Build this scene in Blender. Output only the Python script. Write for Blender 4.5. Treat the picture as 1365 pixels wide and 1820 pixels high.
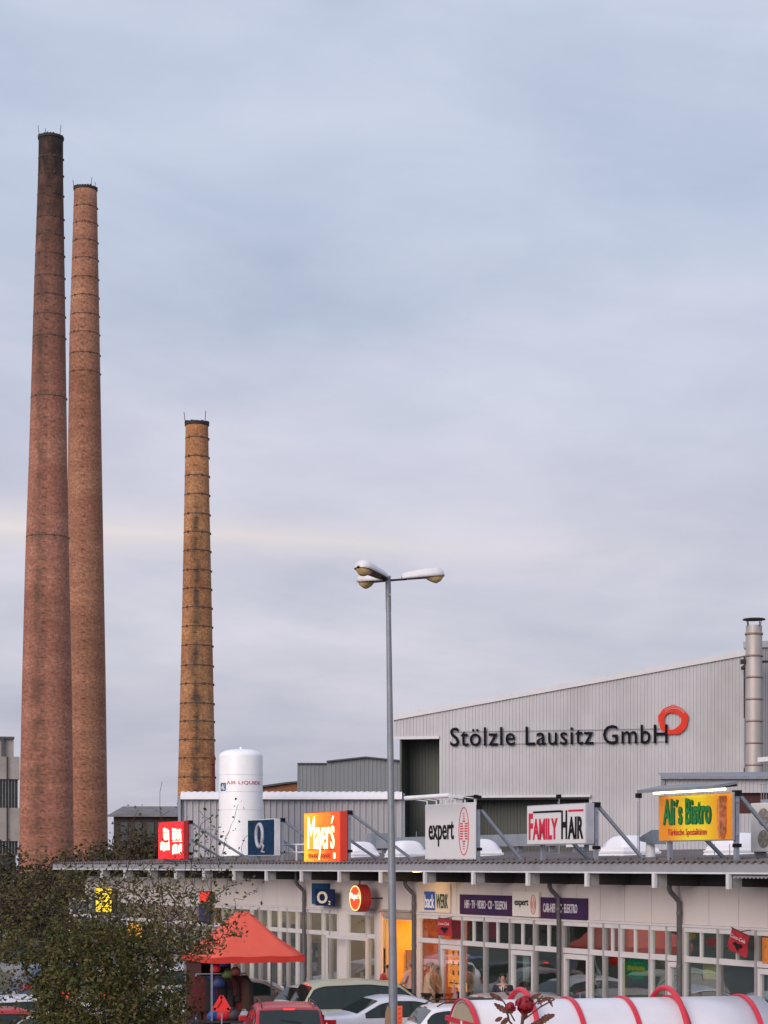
import bpy, math, random
import numpy as np
from mathutils import Vector, Matrix
R = math.radians
for o in list(bpy.data.objects): bpy.data.objects.remove(o)
scn = bpy.context.scene
C = scn.collection
def lin(r, g=None, b=None):
    if g is None: r, g, b = r
    f = lambda c: (c/255/12.92) if c/255 <= .04045 else ((c/255+.055)/1.055)**2.4
    return (f(r), f(g), f(b), 1)

# ------------------------------------------------------------------ camera
EYE = 4.6; FPX = 3500.0; CX = 682.5; HY = 1537.0
cam = bpy.data.cameras.new('camera'); cam_o = bpy.data.objects.new('camera', cam); C.objects.link(cam_o)
cam_o.location = (0, 0, EYE); cam_o.rotation_euler = (R(90), 0, 0)
cam.sensor_width = 36; cam.lens = FPX/1820*36; cam.shift_y = (HY-910)/1820
cam.clip_start = .5; cam.clip_end = 6000
scn.camera = cam_o
scn.render.resolution_x = 768; scn.render.resolution_y = 1024
scn.view_settings.view_transform = 'Standard'; scn.view_settings.look = 'None'
scn.view_settings.gamma = 1; scn.view_settings.exposure = 0.0

# ------------------------------------------------------------------ sky and sun
sun_dir = Vector((-.50, -.80, .36)).normalized()
sun_el = math.asin(sun_dir.z); sun_az = math.atan2(sun_dir.x, sun_dir.y)
w = bpy.data.worlds.new('World'); scn.world = w; w.use_nodes = True
nt = w.node_tree; nt.nodes.clear()
N = nt.nodes.new; LK = nt.links.new
def math_n(op, a, b=None, clamp=False):
    n = N('ShaderNodeMath'); n.operation = op; n.use_clamp = clamp
    for i, v in enumerate((a, b)):
        if v is None: continue
        if isinstance(v, (int, float)): n.inputs[i].default_value = v
        else: LK(v, n.inputs[i])
    return n.outputs[0]
outw = N('ShaderNodeOutputWorld')
sky = N('ShaderNodeTexSky'); sky.sky_type = 'NISHITA'; sky.sun_disc = False
sky.sun_elevation = sun_el; sky.sun_rotation = sun_az; sky.dust_density = 3
bg1 = N('ShaderNodeBackground'); bg1.inputs[1].default_value = .10; LK(sky.outputs[0], bg1.inputs[0])
tc = N('ShaderNodeTexCoord'); sep = N('ShaderNodeSeparateXYZ'); LK(tc.outputs['Generated'], sep.inputs[0])
az = math_n('ADD', math_n('ABSOLUTE', sep.outputs[2]), .16)
cmb = N('ShaderNodeCombineXYZ')
LK(math_n('DIVIDE', sep.outputs[0], az), cmb.inputs[0]); LK(math_n('MULTIPLY', math_n('DIVIDE', sep.outputs[1], az), 1.0), cmb.inputs[1])
def noise(vec, scale, detail, rough, dist=0):
    n = N('ShaderNodeTexNoise'); n.inputs['Scale'].default_value = scale; n.inputs['Detail'].default_value = detail
    n.inputs['Roughness'].default_value = rough; n.inputs['Distortion'].default_value = dist
    LK(vec, n.inputs['Vector']); return n.outputs[0]
n1 = noise(cmb.outputs[0], 1.1, 5, .5, .4); n2 = noise(cmb.outputs[0], .55, 3, .45, .3)
n3 = noise(cmb.outputs[0], 2.6, 6, .55, .2)
zz = math_n('ADD', sep.outputs[2], math_n('MULTIPLY', math_n('SUBTRACT', n1, .5), .12))
zz = math_n('ADD', zz, math_n('MULTIPLY', sep.outputs[0], .03))
rp = N('ShaderNodeValToRGB'); LK(math_n('MULTIPLY', zz, 2.0), rp.inputs[0])
cr = rp.color_ramp
stops = [(0.0, (172,174,190)), (.10, (181,181,197)), (.22, (187,188,203)), (.33, (188,189,205)), (.40, (184,187,205)),
         (.50, (181,188,207)), (.62, (176,187,208)), (.74, (179,189,210)), (.84, (184,193,213)), (1.0, (178,189,215))]
while len(cr.elements) < len(stops): cr.elements.new(.5)
for e, (p, c) in zip(cr.elements, stops): e.position = p; e.color = lin(c)
mix = N('ShaderNodeMix'); mix.data_type = 'RGBA'; mix.blend_type = 'MULTIPLY'; mix.inputs[0].default_value = 1
cb2 = N('ShaderNodeCombineXYZ'); LK(math_n('MULTIPLY', sep.outputs[0], 5.0), cb2.inputs[0]); LK(math_n('MULTIPLY', sep.outputs[1], 3.2), cb2.inputs[1]); LK(math_n('ADD', math_n('MULTIPLY', sep.outputs[2], 17), math_n('MULTIPLY', sep.outputs[0], 2.5)), cb2.inputs[2])
n4 = noise(cb2.outputs[0], 1.0, 7, .55, .6)
rp2 = N('ShaderNodeValToRGB'); LK(math_n('ADD', math_n('MULTIPLY', n2, .34), math_n('ADD', math_n('MULTIPLY', n3, .34), math_n('MULTIPLY', n4, .32))), rp2.inputs[0])
rp2.color_ramp.elements[0].position = .38; rp2.color_ramp.elements[0].color = (.90, .925, .94, 1)
rp2.color_ramp.elements[1].position = .60; rp2.color_ramp.elements[1].color = (1.26, 1.21, 1.15, 1)
LK(rp.outputs[0], mix.inputs[6]); LK(rp2.outputs[0], mix.inputs[7])
# a thin bright break low in the cloud, strongest to the left
dz = math_n('SUBTRACT', math_n('ADD', math_n('ADD', sep.outputs[2], math_n('MULTIPLY', sep.outputs[0], .035)), math_n('MULTIPLY', math_n('SUBTRACT', n3, .5), .012)), .1605)
g_ = math_n('DIVIDE', math_n('ABSOLUTE', dz), .020); g_ = math_n('SUBTRACT', 1, g_, True); g_ = math_n('MULTIPLY', g_, g_)
g_ = math_n('MULTIPLY', g_, math_n('SUBTRACT', .55, math_n('MULTIPLY', sep.outputs[0], 3.2), True)); g_ = math_n('MULTIPLY', g_, math_n('MULTIPLY', n1, 1.5))
mg = N('ShaderNodeMix'); mg.data_type = 'RGBA'; LK(g_, mg.inputs[0]); LK(mix.outputs[2], mg.inputs[6]); mg.inputs[7].default_value = lin(230, 217, 212); mix = mg
bg2 = N('ShaderNodeBackground'); bg2.inputs[1].default_value = 1.14; LK(mix.outputs[2], bg2.inputs[0])
ms = N('ShaderNodeMixShader'); ms.inputs[0].default_value = .93
LK(bg1.outputs[0], ms.inputs[1]); LK(bg2.outputs[0], ms.inputs[2]); LK(ms.outputs[0], outw.inputs[0])
sl = bpy.data.lights.new('sun', 'SUN'); sl.energy = 2.3; sl.angle = R(40); sl.color = (1, .85, .78)
so = bpy.data.objects.new('sun', sl); C.objects.link(so); so.location = (-20, -20, 60)
so.rotation_euler = sun_dir.to_track_quat('Z', 'Y').to_euler()

# ------------------------------------------------------------------ helpers
class MB:
    """collects verts and faces in local coordinates; build() links them as ONE mesh object"""
    def __init__(s, off=(0, 0, 0)): s.v = []; s.f = []; s.off = off; s.sm = []
    def add(s, vs, fs, smooth=False):
        b = len(s.v); ox, oy, oz = s.off
        s.v += [(x-ox, y-oy, z-oz) for x, y, z in vs]
        s.f += [tuple(b+i for i in f) for f in fs]; s.sm += [smooth]*len(fs); return s
    def box(s, x0, x1, y0, y1, z0, z1):
        if x0 > x1: x0, x1 = x1, x0
        if y0 > y1: y0, y1 = y1, y0
        if z0 > z1: z0, z1 = z1, z0
        return s.add([(x0,y0,z0),(x1,y0,z0),(x1,y1,z0),(x0,y1,z0),(x0,y0,z1),(x1,y0,z1),(x1,y1,z1),(x0,y1,z1)],
                     [(0,3,2,1),(4,5,6,7),(0,1,5,4),(1,2,6,5),(2,3,7,6),(3,0,4,7)])
    def tube(s, pts, r, n=8, cap=True, smooth=True):
        P = [Vector(p) for p in pts]; rs = r if hasattr(r, '__len__') else [r]*len(P)
        vs = []; up = None
        for i, p in enumerate(P):
            t = (P[min(i+1, len(P)-1)]-P[max(i-1, 0)])
            if t.length < 1e-9: t = Vector((0, 0, 1))
            t.normalize()
            if up is None: up = Vector((0, 0, 1)) if abs(t.z) < .9 else Vector((1, 0, 0))
            a = t.cross(up)
            if a.length < 1e-5: a = t.orthogonal()
            a.normalize(); b = t.cross(a).normalized(); up = a.cross(t)
            for k in range(n):
                q = 2*math.pi*(k+.5)/n; vs.append(tuple(p+(a*math.cos(q)+b*math.sin(q))*rs[i]))
        fs = []
        for i in range(len(P)-1):
            for k in range(n):
                k2 = (k+1) % n; fs.append((i*n+k, i*n+k2, (i+1)*n+k2, (i+1)*n+k))
        s.add(vs, fs, smooth)
        if cap: s.add(vs, [tuple(range(n))[::-1], tuple((len(P)-1)*n+k for k in range(n))])
        return s
    def bar(s, a, b, w, h=None):
        """square bar from a to b"""
        return s.tube([a, b], w*.7071, 4, True, False)
    def lathe(s, prof, n=24, c=(0, 0), smooth=True):
        vs = []; fs = []
        for r, z in prof:
            for k in range(n):
                q = 2*math.pi*k/n; vs.append((c[0]+r*math.cos(q), c[1]+r*math.sin(q), z))
        for i in range(len(prof)-1):
            for k in range(n): k2 = (k+1) % n; fs.append((i*n+k, i*n+k2, (i+1)*n+k2, (i+1)*n+k))
        s.add(vs, fs, smooth); return s.add(vs, [tuple(range(n))[::-1], tuple((len(prof)-1)*n+k for k in range(n))])
    def prism(s, poly, y0, y1):
        """polygon in x,z extruded along y"""
        n = len(poly); vs = [(x, y0, z) for x, z in poly]+[(x, y1, z) for x, z in poly]
        return s.add(vs, [tuple(range(n)), tuple(range(2*n-1, n-1, -1))]+[(i, (i+1) % n + 0, (i+1) % n+n, i+n)[::-1] for i in range(n)])
    def ball(s, c, r, n=10, m=6, sc=(1, 1, 1)):
        vs = []; fs = []
        for j in range(m+1):
            t = math.pi*j/m
            for k in range(n):
                q = 2*math.pi*k/n
                vs.append((c[0]+r*sc[0]*math.sin(t)*math.cos(q), c[1]+r*sc[1]*math.sin(t)*math.sin(q), c[2]+r*sc[2]*math.cos(t)))
        for j in range(m):
            for k in range(n): k2 = (k+1) % n; fs.append((j*n+k, (j+1)*n+k, (j+1)*n+k2, j*n+k2))
        return s.add(vs, fs, True)
    def sheet(s, grid, smooth=True, close=False):
        h = len(grid); wd = len(grid[0]); vs = [p for row in grid for p in row]
        return s.add(vs, [(i*wd+j, i*wd+j+1, (i+1)*wd+j+1, (i+1)*wd+j) for i in range(h-1) for j in range(wd-1)], smooth)
    def build(s, name, m, parent=None, bevel=0):
        me = bpy.data.meshes.new(name); me.from_pydata(s.v, [], s.f); me.validate(); me.update()
        if len(me.polygons) == len(s.sm): me.polygons.foreach_set('use_smooth', s.sm)
        me.materials.append(m)
        o = bpy.data.objects.new(name, me); C.objects.link(o)
        if parent: o.parent = parent
        if bevel:
            b = o.modifiers.new('b', 'BEVEL'); b.width = bevel; b.segments = 2; b.limit_method = 'ANGLE'
        return o
def thing(name, label, cat, loc=(0, 0, 0), rotz=0, group=None):
    o = bpy.data.objects.new(name, None); C.objects.link(o); o.empty_display_size = .2
    o.location = loc; o.rotation_euler = (0, 0, rotz); return tag(o, label, cat, group)
def tag(o, label, cat, group=None, kind=None):
    if label: o['label'] = label
    if cat: o['category'] = cat
    if group: o['group'] = group
    if kind: o['kind'] = kind
    return o
def struct(o): o['kind'] = 'structure'; return o

_M = {}
def M(name, col, rough=.6, metal=0, var=.12, scale=3, bump=0, emis=0, stretch=(1, 1, 1), col2=None, dirt=0, spec=.5, bscale=None):
    if name in _M: return _M[name]
    m = bpy.data.materials.new(name); m.use_nodes = True; t = m.node_tree; p = t.nodes['Principled BSDF']
    c = col if len(col) == 4 else (*col, 1)
    p.inputs['Roughness'].default_value = rough; p.inputs['Metallic'].default_value = metal
    p.inputs['Specular IOR Level'].default_value = spec
    co = t.nodes.new('ShaderNodeTexCoord'); mp = t.nodes.new('ShaderNodeMapping'); mp.inputs['Scale'].default_value = stretch
    t.links.new(co.outputs['Object'], mp.inputs[0])
    nz = t.nodes.new('ShaderNodeTexNoise'); nz.inputs['Scale'].default_value = scale; nz.inputs['Detail'].default_value = 6; nz.inputs['Roughness'].default_value = .62
    t.links.new(mp.outputs[0], nz.inputs['Vector'])
    r = t.nodes.new('ShaderNodeValToRGB'); r.color_ramp.elements[0].position = .3; r.color_ramp.elements[1].position = .7
    if col2: a, b = c, (*col2[:3], 1)
    else: a = tuple(x*(1-var) for x in c[:3])+(1,); b = tuple(min(1, x*(1+var)) for x in c[:3])+(1,)
    r.color_ramp.elements[0].color = a; r.color_ramp.elements[1].color = b
    t.links.new(nz.outputs[0], r.inputs[0]); last = r.outputs[0]
    if dirt:
        n2 = t.nodes.new('ShaderNodeTexNoise'); n2.inputs['Scale'].default_value = scale*.35; n2.inputs['Detail'].default_value = 8; n2.inputs['Roughness'].default_value = .7
        mp2 = t.nodes.new('ShaderNodeMapping'); mp2.inputs['Scale'].default_value = (1, 1, .25); t.links.new(co.outputs['Object'], mp2.inputs[0]); t.links.new(mp2.outputs[0], n2.inputs['Vector'])
        rr = t.nodes.new('ShaderNodeValToRGB'); rr.color_ramp.elements[0].position = .5; rr.color_ramp.elements[1].position = .75
        rr.color_ramp.elements[0].color = (1, 1, 1, 1); rr.color_ramp.elements[1].color = (1-dirt, 1-dirt*1.05, 1-dirt*1.12, 1)
        t.links.new(n2.outputs[0], rr.inputs[0]); mx = t.nodes.new('ShaderNodeMix'); mx.data_type = 'RGBA'; mx.blend_type = 'MULTIPLY'; mx.inputs[0].default_value = 1
        t.links.new(last, mx.inputs[6]); t.links.new(rr.outputs[0], mx.inputs[7]); last = mx.outputs[2]
    t.links.new(last, p.inputs['Base Color'])
    if bump:
        b = t.nodes.new('ShaderNodeBump'); b.inputs['Strength'].default_value = bump; b.inputs['Distance'].default_value = .02
        n3 = t.nodes.new('ShaderNodeTexNoise'); n3.inputs['Scale'].default_value = bscale or scale*4; n3.inputs['Detail'].default_value = 4
        t.links.new(co.outputs['Object'], n3.inputs['Vector']); t.links.new(n3.outputs[0], b.inputs['Height']); t.links.new(b.outputs[0], p.inputs['Normal'])
    if emis: p.inputs['Emission Strength'].default_value = emis; t.links.new(last, p.inputs['Emission Color'])
    _M[name] = m; return m
def glass_mat(name, tint, boost=2.0, base=.06, rough=.015):
    if name in _M: return _M[name]
    m = bpy.data.materials.new(name); m.use_nodes = True; t = m.node_tree; t.nodes.clear()
    o = t.nodes.new('ShaderNodeOutputMaterial'); mx = t.nodes.new('ShaderNodeMixShader'); tr = t.nodes.new('ShaderNodeBsdfTransparent')
    gl = t.nodes.new('ShaderNodeBsdfGlossy'); gl.inputs['Roughness'].default_value = rough; gl.inputs[0].default_value = (.95, .97, 1, 1)
    tr.inputs[0].default_value = (*tint, 1); lw = t.nodes.new('ShaderNodeLayerWeight'); lw.inputs[0].default_value = .5; fr = t.nodes.new('ShaderNodeMath'); fr.operation = 'POWER'; fr.inputs[1].default_value = 3; t.links.new(lw.outputs['Facing'], fr.inputs[0])
    ma = t.nodes.new('ShaderNodeMath'); ma.operation = 'MULTIPLY_ADD'; ma.use_clamp = True; ma.inputs[1].default_value = boost; ma.inputs[2].default_value = base
    t.links.new(fr.outputs[0], ma.inputs[0]); t.links.new(ma.outputs[0], mx.inputs[0]); t.links.new(tr.outputs[0], mx.inputs[1]); t.links.new(gl.outputs[0], mx.inputs[2])
    tc = t.nodes.new('ShaderNodeTexCoord'); nz = t.nodes.new('ShaderNodeTexNoise'); nz.inputs['Scale'].default_value = .8; nz.inputs['Detail'].default_value = 2
    bp = t.nodes.new('ShaderNodeBump'); bp.inputs['Strength'].default_value = .12; bp.inputs['Distance'].default_value = .05
    t.links.new(tc.outputs['Object'], nz.inputs['Vector']); t.links.new(nz.outputs[0], bp.inputs['Height']); t.links.new(bp.outputs[0], gl.inputs['Normal'])
    t.links.new(mx.outputs[0], o.inputs[0]); _M[name] = m; return m

def P(px, py, Y): return Vector(((px-CX)/FPX*Y, Y, EYE-(py-HY)/FPX*Y))
def gX(px, Y): return (px-CX)/FPX*Y
def gZ(py, Y): return EYE-(py-HY)/FPX*Y

# facade frame: s runs along the shop row away from the camera (leftwards in the photo), o outwards, z up
SA, CA = math.sin(math.atan(1778.5/FPX)), math.cos(math.atan(1778.5/FPX))
D = Vector((-SA, CA)); NN = Vector((-CA, -SA))
Y0 = 103190/(1365+1096.0); OR = Vector((gX(1365, Y0), Y0)); C0 = OR.dot(NN)
FROT = math.atan2(D.y, D.x)
def Yf(x, o=0): return (C0+o)/((x-CX)/FPX*NN.x+NN.y)
def S(x, o=0):
    y = Yf(x, o); return (Vector((gX(x, y), y))-OR).dot(D)
def Z(x, y, o=0): return EYE-(y-HY)/FPX*Yf(x, o)
def FW(s, o, z=0):
    p = OR+D*s+NN*o; return Vector((p.x, p.y, z))
def fthing(name, label, cat, s, o, z, group=None):
    t = thing(name, label, cat, FW(s, o, z), FROT, group); t['_'] = 0; del t['_']; return t, (s, o, z)

_tc = {}
def text_geo(body, bold=0.0, spacing=1.0, shear=0, smallcaps=False):
    k = (body, bold, spacing, shear)
    if k in _tc: return _tc[k]
    cu = bpy.data.curves.new('t', 'FONT'); cu.body = body; cu.extrude = .02; cu.offset = bold; cu.space_character = spacing; cu.shear = shear
    cu.resolution_u = 3
    o = bpy.data.objects.new('t', cu); C.objects.link(o)
    dg = bpy.context.evaluated_depsgraph_get(); dg.update()
    me = bpy.data.meshes.new_from_object(o.evaluated_get(dg))
    vs = [tuple(v.co) for v in me.vertices]; fs = [tuple(p.vertices) for p in me.polygons]
    bpy.data.objects.remove(o); bpy.data.curves.remove(cu); bpy.data.meshes.remove(me)
    xs = [v[0] for v in vs]; ys = [v[1] for v in vs]; _tc[k] = (vs, fs, min(xs), max(xs), min(ys), max(ys)); return _tc[k]
def text_into(mb, body, u0, u1, z0, z1, plane, facing, th=.02, **kw):
    """letters filling u0..u1 (reading direction u0->u1) and z0..z1; facing: 'f' facade frame (+y out, u along x), 'w' world-like (-y out)"""
    vs, fs, x0, x1, y0, y1 = text_geo(body, **kw)
    out = []
    for x, y, z in vs:
        u = u0+(x-x0)/(x1-x0)*(u1-u0); zz_ = z0+(y-y0)/(y1-y0)*(z1-z0); d = (z+.02)/.04*th
        out.append((u, plane+d if facing == 'f' else plane-d, zz_))
    mb.add(out, fs); return mb
# ------------------------------------------------------------------ ground
asphalt = M('asphalt', (.075, .072, .075), .85, var=.25, scale=1.5, bump=.4, bscale=60, dirt=.25)
struct(MB().add([(-900, -300, 0), (900, -300, 0), (900, 4200, 0), (-900, 4200, 0)], [(0, 1, 2, 3)]).build('ground', M('earth', (.10, .095, .075), .95, var=.3, scale=.05, bump=.3)))
struct(MB().add([(-60, 5.6, .004), (30, 5.6, .004), (30, 74, .004), (-60, 74, .004)], [(0, 1, 2, 3)]).build('car_park', asphalt))
pv = M('concrete_paving', (.27, .25, .24), .85, var=.12, scale=2, dirt=.2)
pave = MB(); pave.box(-12, 58, .02, 2.6, -.05, .12)
po = struct(pave.build('pavement', pv)); po.location = FW(0, 0); po.rotation_euler = (0, 0, FROT)
lm = M('road_paint', (.62, .62, .60), .7, var=.1)
for i in range(13):
    a = MB(); s0 = 3+i*2.7; a.box(s0, s0+.1, 3.6, 8.4, .008, .012)
    q = struct(a.build('parking_line', lm)); q.location = FW(0, 0); q.rotation_euler = (0, 0, FROT)
# upstairs terrace the photo was taken from
tr = MB(); tr.box(-6, 6, -3.2, 5.35, 2.75, 3.0).box(-6, 6, 5.15, 5.35, 3.0, 3.75).box(-6, 6, -3.2, -3.0, 0, 6.2).box(-5.8, -5.6, 4.9, 5.1, 0, 2.75).box(5.6, 5.8, 4.9, 5.1, 0, 2.75)
struct(tr.build('terrace', M('terrace_render', (.5, .48, .44), .8)))

# ------------------------------------------------------------------ brick chimneys
def brick_mat(name, c1, c2, mortar, soot=None, streak=None):
    m = bpy.data.materials.new(name); m.use_nodes = True; t = m.node_tree; p = t.nodes['Principled BSDF']; p.inputs['Roughness'].default_value = .93
    n = t.nodes.new; l = t.links.new
    def mth(op, a, b=None, cl=False):
        q = n('ShaderNodeMath'); q.operation = op; q.use_clamp = cl
        for i, v in enumerate((a, b)):
            if v is None: continue
            if isinstance(v, (int, float)): q.inputs[i].default_value = v
            else: l(v, q.inputs[i])
        return q.outputs[0]
    co = n('ShaderNodeTexCoord'); sp = n('ShaderNodeSeparateXYZ'); l(co.outputs['Object'], sp.inputs[0])
    ang = mth('ARCTAN2', sp.outputs[1], sp.outputs[0]); cb = n('ShaderNodeCombineXYZ'); l(mth('MULTIPLY', ang, 2.6), cb.inputs[0]); l(sp.outputs[2], cb.inputs[1])
    br = n('ShaderNodeTexBrick'); br.inputs['Scale'].default_value = 1.0; br.inputs['Brick Width'].default_value = .5; br.inputs['Row Height'].default_value = .17; br.inputs['Mortar Size'].default_value = .016
    br.inputs['Color1'].default_value = (*c1, 1); br.inputs['Color2'].default_value = (*c2, 1); br.inputs['Mortar'].default_value = (*mortar, 1); br.inputs['Bias'].default_value = -.1
    l(cb.outputs[0], br.inputs['Vector'])
    def layer(src, scale, stretch, lo, hi, p0, p1, det=6):
        mp = n('ShaderNodeMapping'); mp.inputs['Scale'].default_value = stretch; l(cb.outputs[0], mp.inputs[0])
        nz = n('ShaderNodeTexNoise'); nz.inputs['Scale'].default_value = scale; nz.inputs['Detail'].default_value = det; nz.inputs['Roughness'].default_value = .65; l(mp.outputs[0], nz.inputs['Vector'])
        rr = n('ShaderNodeValToRGB'); rr.color_ramp.elements[0].position = p0; rr.color_ramp.elements[1].position = p1; rr.color_ramp.elements[0].color = (*lo, 1); rr.color_ramp.elements[1].color = (*hi, 1); l(nz.outputs[0], rr.inputs[0])
        mx = n('ShaderNodeMix'); mx.data_type = 'RGBA'; mx.blend_type = 'MULTIPLY'; mx.inputs[0].default_value = 1; l(src, mx.inputs[6]); l(rr.outputs[0], mx.inputs[7]); return mx.outputs[2]
    c = layer(br.outputs[0], 2.6, (1, 1.3, 1), (.58, .55, .55), (1.4, 1.38, 1.3), .32, .70, 9)
    c = layer(c, .35, (.18, 1.8, 1), (.80, .78, .78), (1.12, 1.12, 1.08), .35, .68)
    c = layer(c, .10, (.6, 1, 1), (.8, .72, .7), (1.12, 1.15, 1.1), .35, .65)
    def dark(src, fac, col):
        mx = n('ShaderNodeMix'); mx.data_type = 'RGBA'; l(fac, mx.inputs[0]); l(src, mx.inputs[6]); mx.inputs[7].default_value = (*col, 1); return mx.outputs[2]
    nz = n('ShaderNodeTexNoise'); nz.inputs['Scale'].default_value = .5; nz.inputs['Detail'].default_value = 5; mp = n('ShaderNodeMapping'); mp.inputs['Scale'].default_value = (1.5, 1.2, 1); l(cb.outputs[0], mp.inputs[0]); l(mp.outputs[0], nz.inputs['Vector'])
    if soot:   # soot from the mouth downwards
        z0, z1, amt = soot
        f = mth('DIVIDE', mth('SUBTRACT', sp.outputs[2], z0), z1-z0, True); f = mth('POWER', f, 1.2)
        f = mth('MULTIPLY', f, mth('ADD', mth('MULTIPLY', nz.outputs[0], .9), .5)); f = mth('MULTIPLY', f, amt, True); c = dark(c, f, (.022, .014, .013))
    if streak:  # run-off stain down one side
        a0, wd, zt, amt = streak
        f = mth('SUBTRACT', 1, mth('DIVIDE', mth('ABSOLUTE', mth('SUBTRACT', ang, a0)), wd), True)
        f = mth('MULTIPLY', f, mth('MULTIPLY', mth('SUBTRACT', nz.outputs[0], .22), 3.0), True)
        f = mth('MULTIPLY', f, mth('DIVIDE', mth('SUBTRACT', zt, sp.outputs[2]), 3, True)); f = mth('MULTIPLY', f, amt, True); c = dark(c, f, (.045, .036, .026))
    l(c, p.inputs['Base Color']); bp = n('ShaderNodeBump'); bp.inputs['Strength'].default_value = .5; bp.inputs['Distance'].default_value = .05; l(br.outputs['Fac'], bp.inputs['Height']); bp.invert = True; l(bp.outputs[0], p.inputs['Normal'])
    return m
iron = M('weathered_iron', (.035, .026, .024), .8, var=.4, scale=8)
bandm = M('band_iron', (.075, .05, .042), .85, var=.4, scale=6)
def chimney(label, Y, edges, bands, mat, rods, n=40, ybase=None):
    """edges: list of (py, left px, right px) down the shaft"""
    u = Y/FPX; zs = [gZ(e[0], Y-(e[2]-e[1])/2*u) for e in edges]; cs = [gX((e[1]+e[2])/2, Y) for e in edges]; rs = [(e[2]-e[1])/2*u for e in edges]
    # carry on to the ground
    k = (rs[-1]-rs[-2])/(zs[-1]-zs[-2]); kc = (cs[-1]-cs[-2])/(zs[-1]-zs[-2])
    rs.append(rs[-1]-k*zs[-1]); cs.append(cs[-1]-kc*zs[-1]*.3); zs.append(0)
    bx = cs[-1]; t = thing('brick_chimney', label, 'chimney', (bx, Y, 0), 0, 'tall brick factory chimneys')
    at = lambda z: (np.interp(z, zs[::-1], rs[::-1]), np.interp(z, zs[::-1], cs[::-1])-bx)
    top = zs[0]; mb = MB(); vs = []; fs = []; lv = np.linspace(0, top, 60); 
    prof = [(*at(z), z) for z in lv]
    r0, c0 = at(top); prof += [(r0*.80, c0, top), (r0*.76, c0, top-2.5)]
    for r, c, z in prof:
        for q in range(n): a = 2*math.pi*q/n; vs.append((c+r*math.cos(a), r*math.sin(a), z))
    for i in range(len(prof)-1):
        for q in range(n): q2 = (q+1) % n; fs.append((i*n+q, i*n+q2, (i+1)*n+q2, (i+1)*n+q))
    mb.add(vs, fs, True); mb.build('shaft', mat, t)
    def ring(z, ext, h, rough=0, name='steel_band', m=iron):
        r, c = at(z); b = MB(); b.lathe([(r-.03, z-h), (r+ext, z-h), (r+ext, z+h), (r-.03, z+h)], n, (c, 0), False)
        for a in (-2.2, -1.1, .2): b.box(c+math.cos(a)*(r+ext)-.07, c+math.cos(a)*(r+ext)+.07, math.sin(a)*(r+ext)-.07, math.sin(a)*(r+ext)+.07, z-.10, z+.10)
        return b.build(name, m, t)
    for py in bands: ring(gZ(py, Y-2), .022, .036, m=bandm)
    # crown: a ring with ragged cap
    r, c = at(top); b = MB(); b.lathe([(r-.05, top-.3), (r+.08, top-.25), (r+.09, top+.0), (r-.45, top+.0), (r-.5, top-.3)], n, (c, 0), False)
    rnd = random.Random(int(Y))
    for q in range(26):
        a = q/26*6.283; b.box(c+math.cos(a)*r-.09, c+math.cos(a)*r+.09, math.sin(a)*r-.09, math.sin(a)*r+.09, top-.1, top+rnd.uniform(.0, .14))
    b.build('crown_rim', iron, t)
    for dx, h, ln in rods:
        a = math.acos(max(-1, min(1, dx))); b = MB(); b.tube([(c+dx*r, -math.sin(a)*r*.9, top-.4), (c+dx*(r+.05)+ln, -math.sin(a)*r*.9, top+h)], .03, 5); b.build('lightning_rod', iron, t)
    # climbing irons up the front
    b = MB()
    for z in np.arange(2, top-.5, .9):
        r, c = at(z); b.tube([(c-.15, -r-.0, z), (c-.15, -r-.16, z), (c+.15, -r-.16, z), (c+.15, -r, z)], .02, 4, False)
    b.build('climbing_irons', iron, t)
    return t
m1 = brick_mat('red_brick_sooty', (.45, .195, .14), (.33, .135, .10), (.36, .22, .17), soot=(46, 80, 1.15), streak=(-1.75, .5, 70, .6))
m2 = brick_mat('red_brick', (.42, .195, .13), (.31, .135, .09), (.34, .22, .15))
m3 = brick_mat('buff_brick', (.52, .25, .115), (.38, .175, .08), (.37, .23, .13), streak=(-1.5, .6, 37, .85))
chimney('tallest red brick chimney with a soot-blackened top, farthest left', 200,
        [(236, 69, 112), (300, 68, 112), (500, 61, 115), (800, 52, 119), (1000, 45, 122.5), (1200, 40, 127), (1540, 33, 131)],
        [270, 300, 336, 378, 410, 444, 484, 518, 553, 592, 700, 950], m1, [(-.85, 1.0, -.12), (.8, 1.0, .12), (-.3, .5, 0)])
chimney('slightly shorter red brick chimney with dark hoops, behind the tallest one', 216,
        [(328, 132, 172), (600, 123.5, 177), (800, 121, 180.5), (1000, 120, 184), (1200, 119, 187.5), (1540, 117, 192)],
        [359, 389, 421, 453, 487, 520, 553, 586, 623, 656], m2, [(-.95, .8, -.1), (.6, .9, 0.05), (.9, .5, 0)])
chimney('short yellow-brown brick chimney beside the white tank', 170,
        [(747, 330, 370), (900, 327.5, 372.5), (1100, 323.5, 377), (1405, 316, 383)],
        [771, 805, 839, 873, 908, 941, 974, 1009, 1042, 1076, 1110, 1144, 1180, 1213, 1248, 1280, 1313, 1346, 1380], m3, [(-.98, .9, -.1), (.75, .9, 0.05)])

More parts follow.
